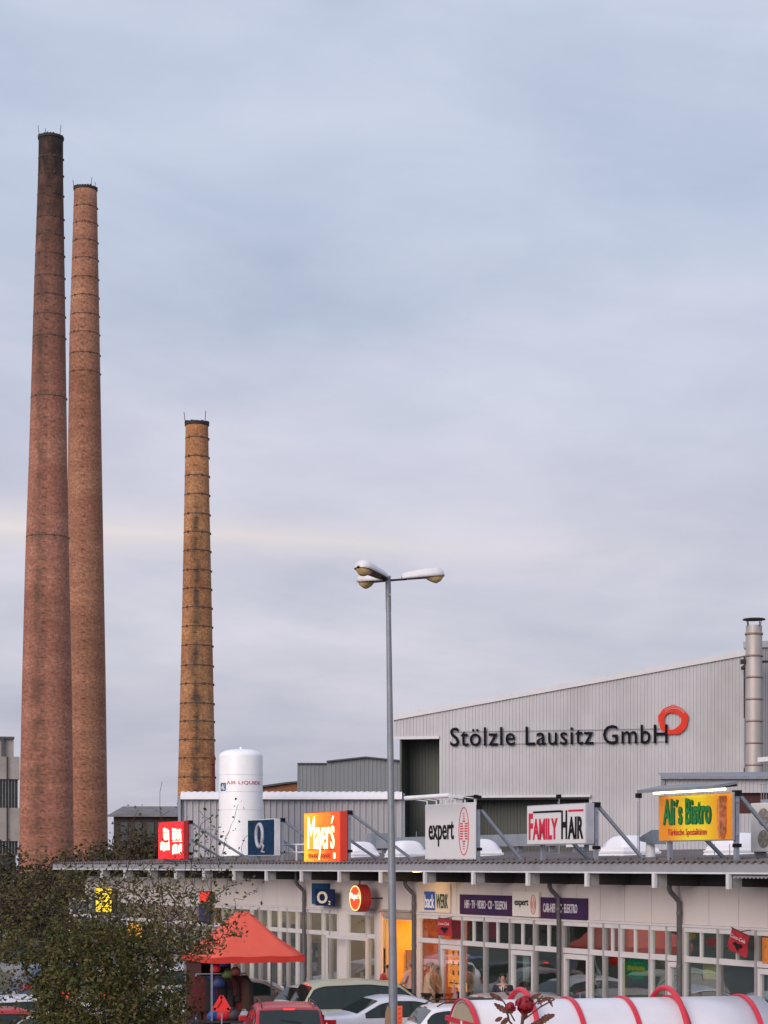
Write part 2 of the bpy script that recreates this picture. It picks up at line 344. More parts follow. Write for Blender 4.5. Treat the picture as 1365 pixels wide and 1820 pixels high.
# ------------------------------------------------------------------ corrugated walls
def corr(mb, x0, x1, zb, zt, pitch=.19, depth=.032, y=0):
    """trapezoid ribs facing -y between x0 and x1; zb, zt functions of x"""
    n = int((x1-x0)/pitch); line = []
    for i in range(n):
        a = x0+i*pitch
        line += [(a, y), (a+pitch*.42, y), (a+pitch*.52, y-depth), (a+pitch*.9, y-depth)]
    line.append((x1, y)); vs = []; fs = []
    for x, yy in line: vs += [(x, yy, zb(x)), (x, yy, zt(x))]
    for i in range(len(line)-1): fs.append((2*i, 2*i+2, 2*i+3, 2*i+1))
    mb.add(vs, fs); return mb
hallm = M('hall_sheet', (.49, .485, .50), .6, .0, var=.07, scale=.5, dirt=.22, spec=.3)
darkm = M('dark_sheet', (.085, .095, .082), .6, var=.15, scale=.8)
trimm = M('grey_trim', (.30, .30, .33), .5, var=.08)
steelm = M('galvanised_steel', (.27, .30, .35), .5, .25, var=.14, scale=6)
whitem = M('white_sheet', (.76, .75, .77), .5, var=.05, dirt=.08)
YA, YB = 111.0, 106.3    # hall front wall, left and right of frame
xa, xb = gX(700, YA), gX(1365, YB)
hrot = math.atan2(YB-YA, xb-xa); HL = math.hypot(xb-xa, YB-YA)
hall = thing('factory_hall', 'large grey corrugated factory hall with rising roofline and black lettering', 'factory', (xa, YA, 0), hrot)
def hx(px):   # local x on the hall wall for pixel column
    r = (px-CX)/FPX; # ray (r,1)*t = (xa,YA)+(c,s)*L
    c, s = math.cos(hrot), math.sin(hrot); L = (r*YA-xa)/(c-r*s); return L
def hz(px, py): return gZ(py, YA+math.sin(hrot)*hx(px))
k0 = (hz(1320, 1160)-hz(700, 1276))/(hx(1320)-hx(700)); top = lambda x: hz(700, 1276)+k0*x
xr = hx(1322); xd0, xd1 = hx(713), hx(781); zd = hz(745, 1310); xo0, xo1 = hx(822), hx(1047); zo = hz(935, 1417)
w1 = MB(); corr(w1, 0, xd1, lambda x: zd, top); corr(w1, xd1, xo0, lambda x: 0, top); corr(w1, xo0, xo1, lambda x: zo, top); corr(w1, xo1, xr, lambda x: 0, top)
w1.build('wall', hallm, hall)
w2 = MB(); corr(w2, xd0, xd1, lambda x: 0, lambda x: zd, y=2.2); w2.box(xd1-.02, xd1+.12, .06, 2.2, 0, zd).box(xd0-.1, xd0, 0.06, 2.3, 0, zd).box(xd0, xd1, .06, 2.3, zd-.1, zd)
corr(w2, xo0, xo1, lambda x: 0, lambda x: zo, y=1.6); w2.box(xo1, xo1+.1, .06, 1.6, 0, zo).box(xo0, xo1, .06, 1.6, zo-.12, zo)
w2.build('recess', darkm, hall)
b = MB(); b.prism([(-.25, top(0)-.18), (xr+.1, top(xr)-.18), (xr+.1, top(xr)+.12), (-.25, top(0)+.12)], -.14, -.05)
b.prism([(0, zd-.12), (xd1, zd-.12), (xd1, zd+.04), (0, zd+.04)], -.12, -.05); b.box(xo0-.6, xo1+.1, -.25, -.05, zo-.02, zo+.12)
b.build('edge_trim', M('pale_trim', (.58, .57, .59), .5, var=.05), hall)
b = MB(); b.add([(-.2, 0, top(0)+.1), (xr, 0, top(xr)+.1), (xr, 45, top(xr)+.1), (-.2, 45, top(0)+.1)], [(0, 1, 2, 3)]); b.build('roof', trimm, hall)
b = MB(); corr(b, 0, .4, lambda x: zd, top, y=.1); b.box(0, .1, .1, 45, zd, top(0)); b.box(xd0-.1, xd0, 2.3, 45, 0, zd); b.box(xd0, 60, 44.8, 45, 0, 12); b.build('side_wall', hallm, hall)
# higher darker part behind the flue
zt2 = hz(1352, 1146); b = MB(); corr(b, xr, xr+16, lambda x: 0, lambda x: zt2+(x-xr)*.02, y=.6); b.build('rear_wall', M('hall_sheet_grey', (.25, .25, .27), .6, var=.06, scale=.6), hall)
b = MB(); b.box(xr-.05, xr+16, .45, .58, zt2-.1, zt2+.25); b.build('gutter', trimm, hall)
lt = MB(); text_into(lt, 'Stölzle Lausitz GmbH', hx(801), hx(1187), hz(900, 1325.5), hz(900, 1292), -.14, 'w', .06, bold=.005, spacing=1.08)
lt.build('lettering', M('black_letters', (.010, .010, .016), .9, spec=.1), hall)
b = MB(); cx_, cz_ = hx(1197), hz(1197, 1280); ro, ri = (hx(1224)-hx(1171))/2, (hx(1213)-hx(1184))/2; rnd = random.Random(3)
for k in range(72):
    a0, a1 = k/72*6.2832, (k+1)/72*6.2832
    f = lambda a: ri*(1.04+.06*math.sin(a*3+1)); g = lambda a: ro*(1+.02*math.sin(a*5)+.02*math.sin(9*a))
    q = [(cx_+g(a0)*math.cos(a0), cz_+g(a0)*math.sin(a0)), (cx_+g(a1)*math.cos(a1), cz_+g(a1)*math.sin(a1)), (cx_+f(a1)*math.cos(a1)-.05, cz_+f(a1)*math.sin(a1)-.05), (cx_+f(a0)*math.cos(a0)-.05, cz_+f(a0)*math.sin(a0)-.05)]
    b.prism(q, -.19, -.1)
b.build('ring_emblem', M('vermilion', (.68, .05, .028), .8, var=.1, spec=.15), hall)
b = MB()
for k in range(3):
    rr = ro*(.98-.1*k); pts = [(cx_+rr*math.cos(a)+.02*k, -.2, cz_+rr*math.sin(a)) for a in np.linspace(.6, 2.2+.1*k, 14)]; b.tube(pts, .014, 4)
b.build('brush_gaps', hallm, hall)
b = MB(); b.box(hx(801), hx(1187), -.10, -.06, hz(900, 1300), hz(900, 1299)).box(hx(801), hx(1187), -.10, -.06, hz(900, 1322.5), hz(900, 1321.5)); b.build('letter_rail', trimm, hall)

# steel flue
Yp = 103; t = thing('steel_flue', 'tall stainless steel flue pipe standing against the grey hall', 'flue', (gX(1340, Yp), Yp, 0))
u = Yp/FPX; prof = []; b = MB(); zt = gZ(1112, Yp); r = 15.2*u
b.lathe([(r*1.06, 0), (r*1.03, gZ(1370, Yp)), (r, gZ(1250, Yp)), (r*.94, zt)], 24)
b.build('pipe', M('stainless', (.44, .40, .375), .55, .35, var=.16, scale=1.2, stretch=(1, 1, .3), dirt=.2), t)
b = MB()
for py in (1127, 1166, 1204, 1243, 1282, 1321, 1360):
    z = gZ(py, Yp); b.lathe([(r*.9, z-.05), (r*1.07, z-.05), (r*1.07, z+.05), (r*.9, z+.05)], 24)
b.build('joint_ring', M('stainless_seam', (.30, .23, .2), .5, .4), t)
b = MB(); b.lathe([(r*1.35, zt+.30), (r*1.25, zt+.36), (.05, zt+.42)], 24)
for a in range(4): b.tube([(r*.9*math.cos(a*1.57+.5), r*.9*math.sin(a*1.57+.5), zt-.1), (r*1.1*math.cos(a*1.57+.5), r*1.1*math.sin(a*1.57+.5), zt+.32)], .025, 5)
b.build('rain_cap', iron, t)
b = MB(); b.box(-r-.25, -r, -.1, .12, gZ(1180, Yp), gZ(1172, Yp)).box(r, r+.5, -.06, .06, gZ(1178, Yp), gZ(1174, Yp)).box(-.1, .1, r, 3.2, gZ(1180, Yp), gZ(1174, Yp)); b.build('wall_bracket', iron, t)

# shed in front of the hall
Ys = 86; t = thing('corrugated_shed', 'low corrugated shed with grey roof beneath the steel flue', 'shed', (gX(1177, Ys), Ys, 0))
u = Ys/FPX; X = lambda px: (px-1177)*u
b = MB(); corr(b, X(1180), X(1420), lambda x: gZ(1409, Ys), lambda x: gZ(1384, Ys), pitch=.17); corr(b, X(1180), X(1303), lambda x: 0, lambda x: gZ(1409, Ys), pitch=.17, y=.02)
corr(b, X(1303), X(1420), lambda x: 0, lambda x: gZ(1446, Ys), pitch=.17, y=.02); b.build('wall', hallm, t)
b = MB(); b.add([(X(1174), -.25, gZ(1381, Ys)), (X(1430), -.25, gZ(1379, Ys)), (X(1430), 5, gZ(1362, Ys)), (X(1197), 5, gZ(1364, Ys))], [(0, 1, 2, 3)])
b.box(X(1174), X(1430), -.3, -.12, gZ(1385, Ys), gZ(1380, Ys)); b.box(X(1174), X(1181), -.15, -.05, gZ(1410, Ys), gZ(1381, Ys)); b.build('roof', M('shed_roof', (.24, .25, .28), .6, var=.15, scale=3), t)
b = MB(); b.box(X(1303), X(1420), .25, .35, gZ(1447, Ys), gZ(1408, Ys)); b.build('red_brown_panel', M('red_brown', (.07, .022, .02), .8), t)

# ------------------------------------------------------------------ buildings left of the hall
Yh = 99; u = Yh/FPX
t = thing('storage_hall', 'long pale grey corrugated hall with rounded white eaves behind the tank', 'hall', (gX(322, Yh), Yh, 0)); X = lambda px: (px-322)*u
corr(MB(), 0, X(716), lambda x: 0, lambda x: gZ(1421, Yh), pitch=.30, depth=.07).build('wall', M('hall_sheet_pale', (.40, .395, .42), .55, .1, var=.06, scale=.5, dirt=.1), t)
b = MB(); nx = int(X(716)/.075); grid = []
for j in range(7):
    a = j/6*math.pi/2; row = []
    for i in range(nx+1):
        x = i*.075; d = .022*math.sin(x*2*math.pi/.30); row.append((x, -.28+(.42+d)*(1-math.cos(a)) -.1, gZ(1421, Yh)+(.40+d)*math.sin(a)))
    grid.append(row)
grid.append([(x, y+8, z+.05) for x, y, z in grid[-1]]); b.sheet(grid); b.build('rounded_eaves', whitem, t)
b = MB(); b.box(-.12, 0, -.3, 8, 0, gZ(1415, Yh)).box(X(716), X(716)+.1, 0, 8, 0, gZ(1410, Yh)); b.box(-.02, X(716), -.08, .0, gZ(1423, Yh), gZ(1420.5, Yh)); b.build('corner_trim', steelm, t)
Yt = 94; u = Yt/FPX; t = thing('liquid_gas_tank', 'tall white cylindrical gas tank with red and blue lettering', 'tank', (gX(428, Yt), Yt, 0))
r = 39*u; zt = gZ(1345, Yt); b = MB(); b.lathe([(r, .6), (r, zt)]+[(r*math.cos(a)**.7 if a < 1.55 else .02, zt+.36*math.sin(a)) for a in np.linspace(.15, 1.57, 8)], 48); b.build('vessel', M('tank_white', (.90, .90, .91), .38, var=.03, dirt=.05), t)
b = MB()
for dx, dy in ((-.9, -.1), (-.45, -.5), (.5, -.5), (.92, -.1)): b.tube([(dx*r*.97, dy*r*.9, zt-.1), (dx*r*.97, dy*r*.9, zt+.30-.12*abs(dx))], .035, 6)
b.tube([(0, 0, zt+.3), (0, 0, zt+.46)], .06, 6); b.build('nozzle', M('tank_white', 0), t)
b = MB()
for z in (gZ(1440, Yt), gZ(1408, Yt), gZ(1378, Yt)): b.lathe([(r-.02, z-.012), (r+.006, z-.01), (r+.006, z+.01), (r-.02, z+.012)], 48)
b.build('weld_seam', M('seam_grey', (.68, .67, .69), .5), t)
b = MB()
for a in (-2.6, -.5, 1.0): b.box(math.cos(a)*r*.85-.1, math.cos(a)*r*.85+.1, math.sin(a)*r*.85-.1, math.sin(a)*r*.85+.1, 0, .7)
b.build('leg', steelm, t)
def wrap(mb, r): mb.v = [(( r+(-y))*math.sin(x/r), -(r+(-y))*math.cos(x/r), z) for x, y, z in mb.v]; return mb
def xc(px): return r*math.asin(max(-1, min(1, (px-428)*u/r)))
b = MB(); text_into(b, 'AIR LIQUIDE', xc(405.5), xc(463), gZ(1396.5, Yt), gZ(1389.5, Yt), -.004, 'w', .012, bold=.0); wrap(b, r).build('red_lettering', M('lettering_red', (.55, .06, .07), .5), t)
b = MB(); nn = 6
for i in range(nn):
    a0, a1 = xc(394)+(xc(404)-xc(394))*i/nn, xc(394)+(xc(404)-xc(394))*(i+1)/nn; b.box(a0, a1, -.012, -.003, gZ(1406.5, Yt), gZ(1392.5, Yt))
wrap(b, r).build('blue_square', M('logo_blue', (.02, .10, .28), .5), t)
b = MB(); text_into(b, 'AL', xc(395), xc(403), gZ(1404.5, Yt), gZ(1394.5, Yt), -.014, 'w', .01, bold=.03, shear=.3); wrap(b, r).build('logo_letters', M('paint_white', (.8, .8, .8), .5), t)

Yg = 135; u = Yg/FPX; t = thing('grey_gabled_hall', 'plain grey metal hall with shallow gable behind the lamp post', 'hall', (gX(531, Yg), Yg, 0)); X = lambda px: (px-531)*u
gm = M('hall_sheet_blue_grey', (.20, .22, .235), .6, var=.08, scale=.4)
b = MB(); corr(b, 0, X(583), lambda x: 0, lambda x: gZ(1357, Yg), pitch=.28); b.box(-.1, 0, -.05, 12, 0, gZ(1357, Yg)); b.build('low_wall', gm, t)
gt = lambda x: np.interp(x, [X(583), X(650), X(730), X(760)], [gZ(1354, Yg), gZ(1346.5, Yg), gZ(1355, Yg), gZ(1358, Yg)])
b = MB(); corr(b, X(583), X(760), lambda x: 0, gt, pitch=.28, y=-.6); b.box(X(583)-.05, X(583), -.6, 0, 0, gZ(1355, Yg)); b.build('gable_wall', gm, t)
b = MB(); pts = [(X(581), gZ(1355.5, Yg)), (X(650), gZ(1348, Yg)), (X(762), gZ(1359, Yg)), (X(762), gZ(1357, Yg)), (X(650), gZ(1345.5, Yg)), (X(581), gZ(1353, Yg))]; b.prism([pts[i] for i in (0, 1, 4, 5)], -.9, 12); b.prism([pts[i] for i in (1, 2, 3, 4)], -.9, 12); b.box(-.1, X(583), -.2, 12, gZ(1358, Yg), gZ(1356, Yg)); b.build('roof', M('slate_grey', (.075, .075, .085), .7), t)
Yq = 142; u = Yq/FPX; t = thing('brick_outbuilding', 'small orange brick building with dark sloping roof right of the tank', 'building', (gX(467, Yq), Yq, 0)); X = lambda px: (px-467)*u
ob = M('orange_brick', (.26, .11, .06), .9, var=.3, scale=2)
b = MB(); b.prism([(X(440), 0), (X(534), 0), (X(534), gZ(1391, Yq)), (X(510), gZ(1393, Yq)), (X(440), gZ(1404, Yq))], 0, 6); b.build('wall', ob, t)
b = MB(); b.prism([(X(440), gZ(1404, Yq)), (X(510), gZ(1393, Yq)), (X(534), gZ(1391, Yq)), (X(534), gZ(1388, Yq)), (X(510), gZ(1390, Yq)), (X(440), gZ(1400, Yq))], -.3, 6.2); b.build('roof', M('slate_grey', 0), t)
Yl = 122; u = Yl/FPX; t = thing('old_workshop', 'old low brick workshop with weathered grey roof right of the two tall chimneys', 'workshop', (gX(100, Yl), Yl, 0)); X = lambda px: (px-100)*u
b = MB(); b.box(X(202), X(345), 0, 8, 0, gZ(1450, Yl)); b.build('wall', M('dark_brick', (.055, .042, .038), .9, var=.4, scale=1.5), t)
b = MB(); b.add([(X(193), -.4, gZ(1449, Yl)), (X(348), -.4, gZ(1448, Yl)), (X(348), 6, gZ(1428, Yl)), (X(196), 6, gZ(1428, Yl))], [(0, 1, 2, 3)]); b.box(X(193), X(348), -.45, -.35, gZ(1452, Yl), gZ(1448, Yl)); b.build('roof', M('old_roof', (.19, .175, .18), .85, var=.3, scale=1.2, bump=.5, dirt=.3), t)
for px in (215, 240, 262, 300):
    b = MB(); b.box(X(px), X(px+12), -.06, .02, gZ(1500, Yl), gZ(1462, Yl)); b.build('window', M('dusty_glass', (.05, .06, .065), .3), t)
rust = M('rust', (.14, .035, .015), .9, var=.5, scale=4)
t = tag(MB().tube([(gX(378, 150), 150, 0), (gX(378, 150), 150, gZ(1350, 150))], .17, 8).box(gX(375, 150), gX(382, 150), 149.7, 150.3, gZ(1358, 150), gZ(1343, 150)).build('rusty_pipe', rust), 'short rusty vent pipe rising left of the white tank', 'vent pipe')

# concrete factory block, far left
Yc = 118; u = Yc/FPX; t = thing('concrete_factory', 'weathered concrete factory block with strip windows at the left edge', 'factory', (gX(35, Yc), Yc, 0), R(14)); X = lambda px: (px-35)*u
cm = M('old_concrete', (.33, .30, .28), .9, var=.18, scale=.8, bump=.4, dirt=.4)
b = MB(); x0 = X(-260)
b.box(x0, 0, 0, 14, gZ(1385, Yc), gZ(1345, Yc)).box(x0, 0, 0, 14, gZ(1495, Yc), gZ(1436, Yc)).box(x0, 0, .5, 13.5, 0, gZ(1560, Yc)).box(x0, 0, .25, 13.8, gZ(1520, Yc), gZ(1516, Yc)); b.build('wall', cm, t)
b = MB(); b.box(x0, X(28), 2, 12, gZ(1345, Yc), gZ(1310, Yc)); b.build('penthouse', cm, t)
b = MB(); b.box(x0, X(29), 1.8, 12, gZ(1310, Yc), gZ(1306, Yc)).box(X(6), X(10), 1.7, 2, gZ(1345, Yc), gZ(1308, Yc)); b.build('penthouse_roof', M('slate_grey', 0), t)
for za, zb_ in ((1436, 1385), (1517, 1495)):
    b = MB(); b.box(x0, -.1, .3, .4, gZ(za, Yc), gZ(zb_, Yc)); b.build('window_strip', M('factory_glass', (.10, .12, .125), .25, var=.5, scale=1.2), t)
    b = MB()
    for px in np.arange(-255, 35, 5.3): b.box(X(px), X(px+1), .1, .3, gZ(za, Yc), gZ(zb_, Yc))
    b.build('window_bars', M('factory_bar', (.24, .24, .23), .7), t)
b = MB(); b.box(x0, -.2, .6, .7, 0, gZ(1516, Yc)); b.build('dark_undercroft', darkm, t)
b = MB(); b.tube([(X(13), -.1, gZ(1520, Yc)), (X(13), -.1, gZ(1345, Yc))], .04, 6); b.build('downpipe', iron, t)
# ------------------------------------------------------------------ the shop row (local frame: x = along the row, y = out, z = up)
shop = thing('shop_row', 'long low row of glass-fronted shops with a flat overhanging roof', 'shops', FW(0, 0), FROT)
panelm = M('cream_panel', (.62, .56, .53), .55, var=.035, scale=.7, dirt=.10)
framem = M('window_frame_white', (.60, .565, .56), .5, var=.05, dirt=.1)
beamm = M('beam_light', (.66, .66, .67), .5)
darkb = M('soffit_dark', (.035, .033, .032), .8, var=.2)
dsteel = M('grey_steel_band', (.33, .335, .36), .5, .15, var=.08, scale=1.2, dirt=.3)
S0, S1 = -7.0, S(95, 1.2)-.55
HEAD, WT = 3.2, 4.12
# wall panels above the windows
sp = [S(x) for x in (1420, 1365, 1313, 1260, 1207, 1158, 1110, 1067, 1025)]
s = sp[-1]
while s < S1-1.2: s += 1.22; sp.append(s)
b = MB()
for a, c in zip([S0]+sp[:-1], sp): b.box(a+.008, c-.008, -.06, 0, HEAD+.05, WT)
b.box(sp[-1]+.008, S1, -.06, 0, HEAD+.05, WT); b.build('wall_panels', panelm, shop)
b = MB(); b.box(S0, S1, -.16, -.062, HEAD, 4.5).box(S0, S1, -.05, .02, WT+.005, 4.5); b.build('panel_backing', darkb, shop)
b = MB(); b.box(S0, S1, -.03, .035, HEAD-.01, HEAD+.045); b.build('window_head', framem, shop)
# eaves
EO = 1.2
ztop, zbot = 4.645, 4.415
b = MB(); b.box(S0, S1+.5, EO, EO+.04, zbot+.03, ztop); 
b.build('fascia', dsteel, shop)
b = MB(); b.box(S0, S1+.5, EO+.0, EO+.06, zbot-.01, zbot+.028); b.build('drip_edge', beamm, shop)
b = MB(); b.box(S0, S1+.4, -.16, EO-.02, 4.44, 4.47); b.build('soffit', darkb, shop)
brk = [1297, 1165, 1045, 940, 843, 757, 678]
ss = [S(x, EO) for x in brk]; step = (ss[-1]-ss[0])/6
allb = [ss[0]-step]+ss+[ss[-1]+step*k for k in range(1, 10) if ss[-1]+step*k < S1+.4]
for q in allb:
    b = MB(); b.box(q-.05, q+.05, EO-.015, EO+.065, 4.09, zbot-.012); b.build('beam_end_plate', beamm, shop)
    b = MB(); b.box(q-.02, q+.02, EO-.30, EO-.017, 4.12, 4.435); b.build('beam_end', M('beam_grey', (.34, .34, .35), .6), shop)
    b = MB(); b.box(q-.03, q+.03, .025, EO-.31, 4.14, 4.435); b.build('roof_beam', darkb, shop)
for i, q in enumerate(allb[:-1]):
    if q+step > 30: break
    b = MB(); b.lathe([(.13, 4.40), (.13, 4.438)], 16, (q+step*.5, EO-.45), False); on = abs(q+step*.5-S(772, .7)) < step/2; b.build('soffit_lamp', M('soffit_lamp_lit', (1, .62, .2), .5, var=0, emis=45) if on else M('soffit_lamp', (.6, .55, .5), .5, emis=.12), shop)
# corrugated fibre cement roof
b = MB(); grid = []; xs = np.arange(S0, S1+.5, .05)
for o_, z_ in ((EO+.09, 4.655), (EO-.6, 4.69), (-3, 4.80), (-7.5, 5.0), (-12, 5.08)):
    grid.append([(x, o_, z_+.028*math.sin(x*2*math.pi/.26)) for x in xs])
grid = grid[::-1]; b.sheet(grid); b.build('roof', M('fibre_cement_roof', (.155, .125, .118), .9, var=.3, scale=1.2, dirt=.3, bump=.6, bscale=30), shop)
b = MB(); b.box(S0, S1, -12, -11.9, 0, 5.0).box(S1-.1, S1, -12, -.2, 0, 4.4).box(S0, S0+.1, -12, -.2, 0, 4.4).box(S1, S1+.5, -12, EO, 4.45, 4.64); b.build('rear_and_end_walls', panelm, shop)
b = MB()
for q in np.arange(S0, S1, .52): b.ball((q, EO-.35, 4.735), .022, 6, 4)
b.build('roof_screws', iron, shop)
# warped section of dark band and canopy at the right edge
b = MB(); xs = np.arange(S0, S(1302, EO)-.1, .0325); b.sheet([[(x, EO+.1-.22*k, 4.33+.02*math.sin(x*2*math.pi/.13)+.07*k) for x in xs] for k in range(3)]); b.build('corrugated_end_canopy', dsteel, shop)
# interior
fl = MB(); fl.box(S0, S1-.1, -6.2, -.2, 0, .1); fl.build('shop_floor', M('shop_floor', (.22, .18, .15), .5, var=.15), shop)
ce = MB(); ce.box(S0, S1-.1, -6.2, -.18, HEAD, HEAD+.06); ce.build('shop_ceiling', M('shop_ceiling', (.55, .52, .47), .8), shop)
divs = [S0+.1, S(1340)-.2, S(1048), S(822)+.05, S(742)+.03, S(676), S(609), S(442), S(330), S(215), S1-.15]
cols = [(.40, .30, .18), (.15, .17, .17), (.10, .11, .115), (.80, .25, .09), (.95, .42, .06), (.50, .36, .20), (.30, .22, .13), (.45, .28, .12), (.7, .4, .12), (.4, .4, .4)]
for i in range(10):
    a, c = divs[i], divs[i+1]; dep = -3.4 if i in (3, 4) else -6.0
    b = MB(); b.box(a, c, dep-.1, dep, .1, HEAD); b.build('back_wall', M('shop_wall_%d' % i, cols[i], .8, var=.1), shop)
    if i: MB().box(a-.06, a-.001, -6.2, -.2, .1, HEAD).build('partition_wall', M('shop_wall_%d' % (i-1), cols[i-1]), shop); MB().box(a+.001, a+.06, -6.2, -.2, .1, HEAD).build('partition_wall', M('shop_wall_%d' % i, cols[i], .8, var=.1), shop)
lampc = {0: (1, .75, .4, 4), 1: (1, .93, .8, 12.0), 2: (1, .90, .75, 12.0), 9: (1, .55, .25, 50), 3: (1, .60, .22, 60), 4: (1, .72, .42, 40), 5: (1, .70, .38, 40), 6: (1, .75, .45, 30), 7: (1, .55, .12, 16), 8: (1, .8, .6, 6)}
for i in range(10):
    a, c = divs[i], divs[i+1]; col = lampc[{3: 9, 4: 3, 5: 4, 6: 5, 7: 6, 8: 7, 9: 8}.get(i, i)]; mm = M('shop_lamp_%d' % i, col[:3], .5, var=0, emis=col[3]); n = max(1, int((c-a)/2.2))
    for k in range(n):
        q = a+(c-a)*(k+.5)/n
        for oo in (-1.4, -4.0):
            if i in (3, 4) and oo < -3: continue
            b = MB(); b.box(q-.55, q+.55, oo-.09, oo+.09, HEAD-.07, HEAD-.01); b.build('ceiling_lamp', mm, shop)
# glazing
glm = glass_mat('shop_glass', (.80, .86, .84), 1.3, .17)
mull = [1500, 1420, 1344.5, 1277, 1216, 1185.5, 1156, 1102, 1073.5, 1048, 1000.5, 950, 907, 861.5, 822, 782, 744]
mull2 = [668, 652, 617]; mull3 = [601, 587, 573.5, 548, 527.5, 511, 495.5, 477, 461.5, 446]
for x in range(430, 110, -17): mull3.append(x*1.0)
upmid = {1344.5, 1277, 1156, 1102, 1000.5, 950, 907, 861.5}
doors = {950, 1048, 1420, 1216, 822}
TR0, TR1 = 2.40, 2.53
def bay(xr_, xl, mid=False, door=False, low=.12):
    a, c = S(xr_), S(xl); f = MB(); m_ = .038 if c-a > .75 else .028
    if c-a < .25: return
    for q in (a, c): f.box(q-m_, q+m_, -.085, .03, low, HEAD-.012)
    f.box(a+m_, c-m_, -.09, .012, HEAD-.12, HEAD-.014).box(a+m_, c-m_, -.09, .015, TR0, TR1).box(a+m_, c-m_, -.09, .012, low, low+(.16 if not door else .08))
    if mid: q = a+(c-a)*.52; f.box(q-.02, q+.02, -.07, .005, TR1, HEAD-.12)
    if c-a > .95 and not door: q = (a+c)/2; 
    n = 'window'
    if door:
        f.box(a+m_+.02, a+m_+.10, -.10, .02, low+.08, TR0-.02).box(c-m_-.10, c-m_-.02, -.10, .02, low+.08, TR0-.02).box(a+m_+.02, c-m_-.02, -.101, .021, TR0-.14, TR0-.02); n = 'shop_door'
    fo = f.build(n, framem, shop)
    g = MB(); g.box(a+m_, c-m_, -.045, -.037, low+.08, TR0).box(a+m_, c-m_, -.045, -.037, TR1, HEAD-.12); g.build('pane', glm, fo)
    if door:
        h = MB(); q = a+(c-a)*.28; h.tube([(q, .06, 1.0), (q, .06, 1.45)], .015, 6); h.build('handle', steelm, fo)
for L_, mids in ((mull, upmid), (mull2, ()), (mull3, ())):
    for x_, y_ in zip(L_[:-1], L_[1:]): bay(x_, y_, x_ in mids, x_ in doors)
bay(1048, 1024, False, False) if False else None
# beige pier and lintels
for q in ((617, .05, 601, .02), (742, .06, 736, .01), (676, 0, 668, .01)): b = MB(); b.box(S(q[0])+q[1], S(q[2])-(.05 if q[2] != 736 else 0), -.1, q[3], 0, HEAD-.01); b.build('pier', panelm, shop)
b = MB(); b.box(S(735), S(684), .0, .06, 3.05, 3.3).box(S(735), S(648), .0, .10, HEAD+.04, HEAD+.09); b.build('door_lintel', M('lintel_brown', (.34, .27, .22), .7), shop)
b = MB(); b.box(S(735), S(684), -.06, .0, 3.0, HEAD-.01); b.build('door_head', framem, shop)
# projecting porch frame left of the round sign
b = MB()
for x_ in (581, 617, 652): q = S(x_, .35); b.box(q-.03, q+.03, .32, .38, .12, 2.35)
b.box(S(652, .35), S(581, .35), .3, .4, 2.35, 2.43); b.build('porch_frame', framem, shop)

# things to see inside
def ithing(name, label, cat, s, o, z=.1, group=None): return thing(name, label, cat, FW(s, o, z), FROT, group)
warm = 0
q = S(812, -.5)
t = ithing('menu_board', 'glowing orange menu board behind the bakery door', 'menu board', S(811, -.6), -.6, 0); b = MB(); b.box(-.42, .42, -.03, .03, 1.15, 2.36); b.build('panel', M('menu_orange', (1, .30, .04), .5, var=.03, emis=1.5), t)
b = MB()
for i in range(3):
    for j in range(2): b.box(-.24+j*.30, -.14+j*.30, .03, .036, 1.5+i*.28, 1.62+i*.28)
b.build('food_pictures', M('food_brown', (.30, .05, .02), .6), t)
b = MB(); b.box(-.36, .36, .03, .036, 1.25, 1.29); b.build('price_line', iron, t)
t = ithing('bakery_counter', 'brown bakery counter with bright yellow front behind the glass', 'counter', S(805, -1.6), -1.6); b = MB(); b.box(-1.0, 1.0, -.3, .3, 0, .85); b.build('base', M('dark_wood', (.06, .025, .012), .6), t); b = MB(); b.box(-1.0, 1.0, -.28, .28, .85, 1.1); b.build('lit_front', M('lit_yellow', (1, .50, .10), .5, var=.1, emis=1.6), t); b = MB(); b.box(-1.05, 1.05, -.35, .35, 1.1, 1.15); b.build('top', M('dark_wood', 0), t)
rnd = random.Random(5)
shc = [(.55, .08, .05), (.7, .6, .45), (.12, .2, .4), (.5, .35, .1), (.08, .25, .12), (.3, .06, .2), (.7, .7, .72), (.05, .05, .06)]
def shelf(s, o, wdt, hgt, label, ncol, fill=1.0, pal=shc):
    t = ithing('display_shelf', label, 'shelf', s, o, .1, 'shelves standing in the shops'); b = MB(); b.box(-wdt/2, wdt/2, -.22, -.2, 0, hgt)
    k = int(hgt/.42)
    for i in range(k+1): b.box(-wdt/2, wdt/2, -.2, .2, i*hgt/k-.015 if i else 0, i*hgt/k+.015)
    for q in (-wdt/2, wdt/2): b.box(q-.02, q+.02, -.22, .2, 0, hgt)
    b.build('frame', M('shelf_wood', (.20, .12, .07), .6), t)
    for ci in range(ncol):
        col = pal[rnd.randrange(len(pal))]; b = MB()
        for i in range(k):
            x = -wdt/2+.05
            while x < wdt/2-.15:
                w_ = rnd.uniform(.06, .2)
                if rnd.random() < fill/ncol: b.box(x, x+w_*.9, -.12, .12, i*hgt/k+.016, i*hgt/k+rnd.uniform(.12, .34))
                x += w_
        if b.v: b.build('goods', M('goods_%d' % shc.index(col) if col in shc else 'goods_x', col, .6), t)
shelf(S(712, -1.0), -1.0, 1.5, 1.95, 'brown shelf of pale shoes in the orange-lit open doorway', 3, .8)
shelf(S(640, -1.6), -1.6, 1.3, 2.1, 'shelf of goods behind the porch glazing', 4, .9)
shelf(S(560, -1.5), -1.5, 1.3, 1.9, 'shelf with coloured goods behind the phone shop window', 4, .8)
shelf(S(520, -1.2), -1.2, 1.6, 2.5, 'clothes display behind the narrow windows, nearer the downpipe', 5, 1.2)
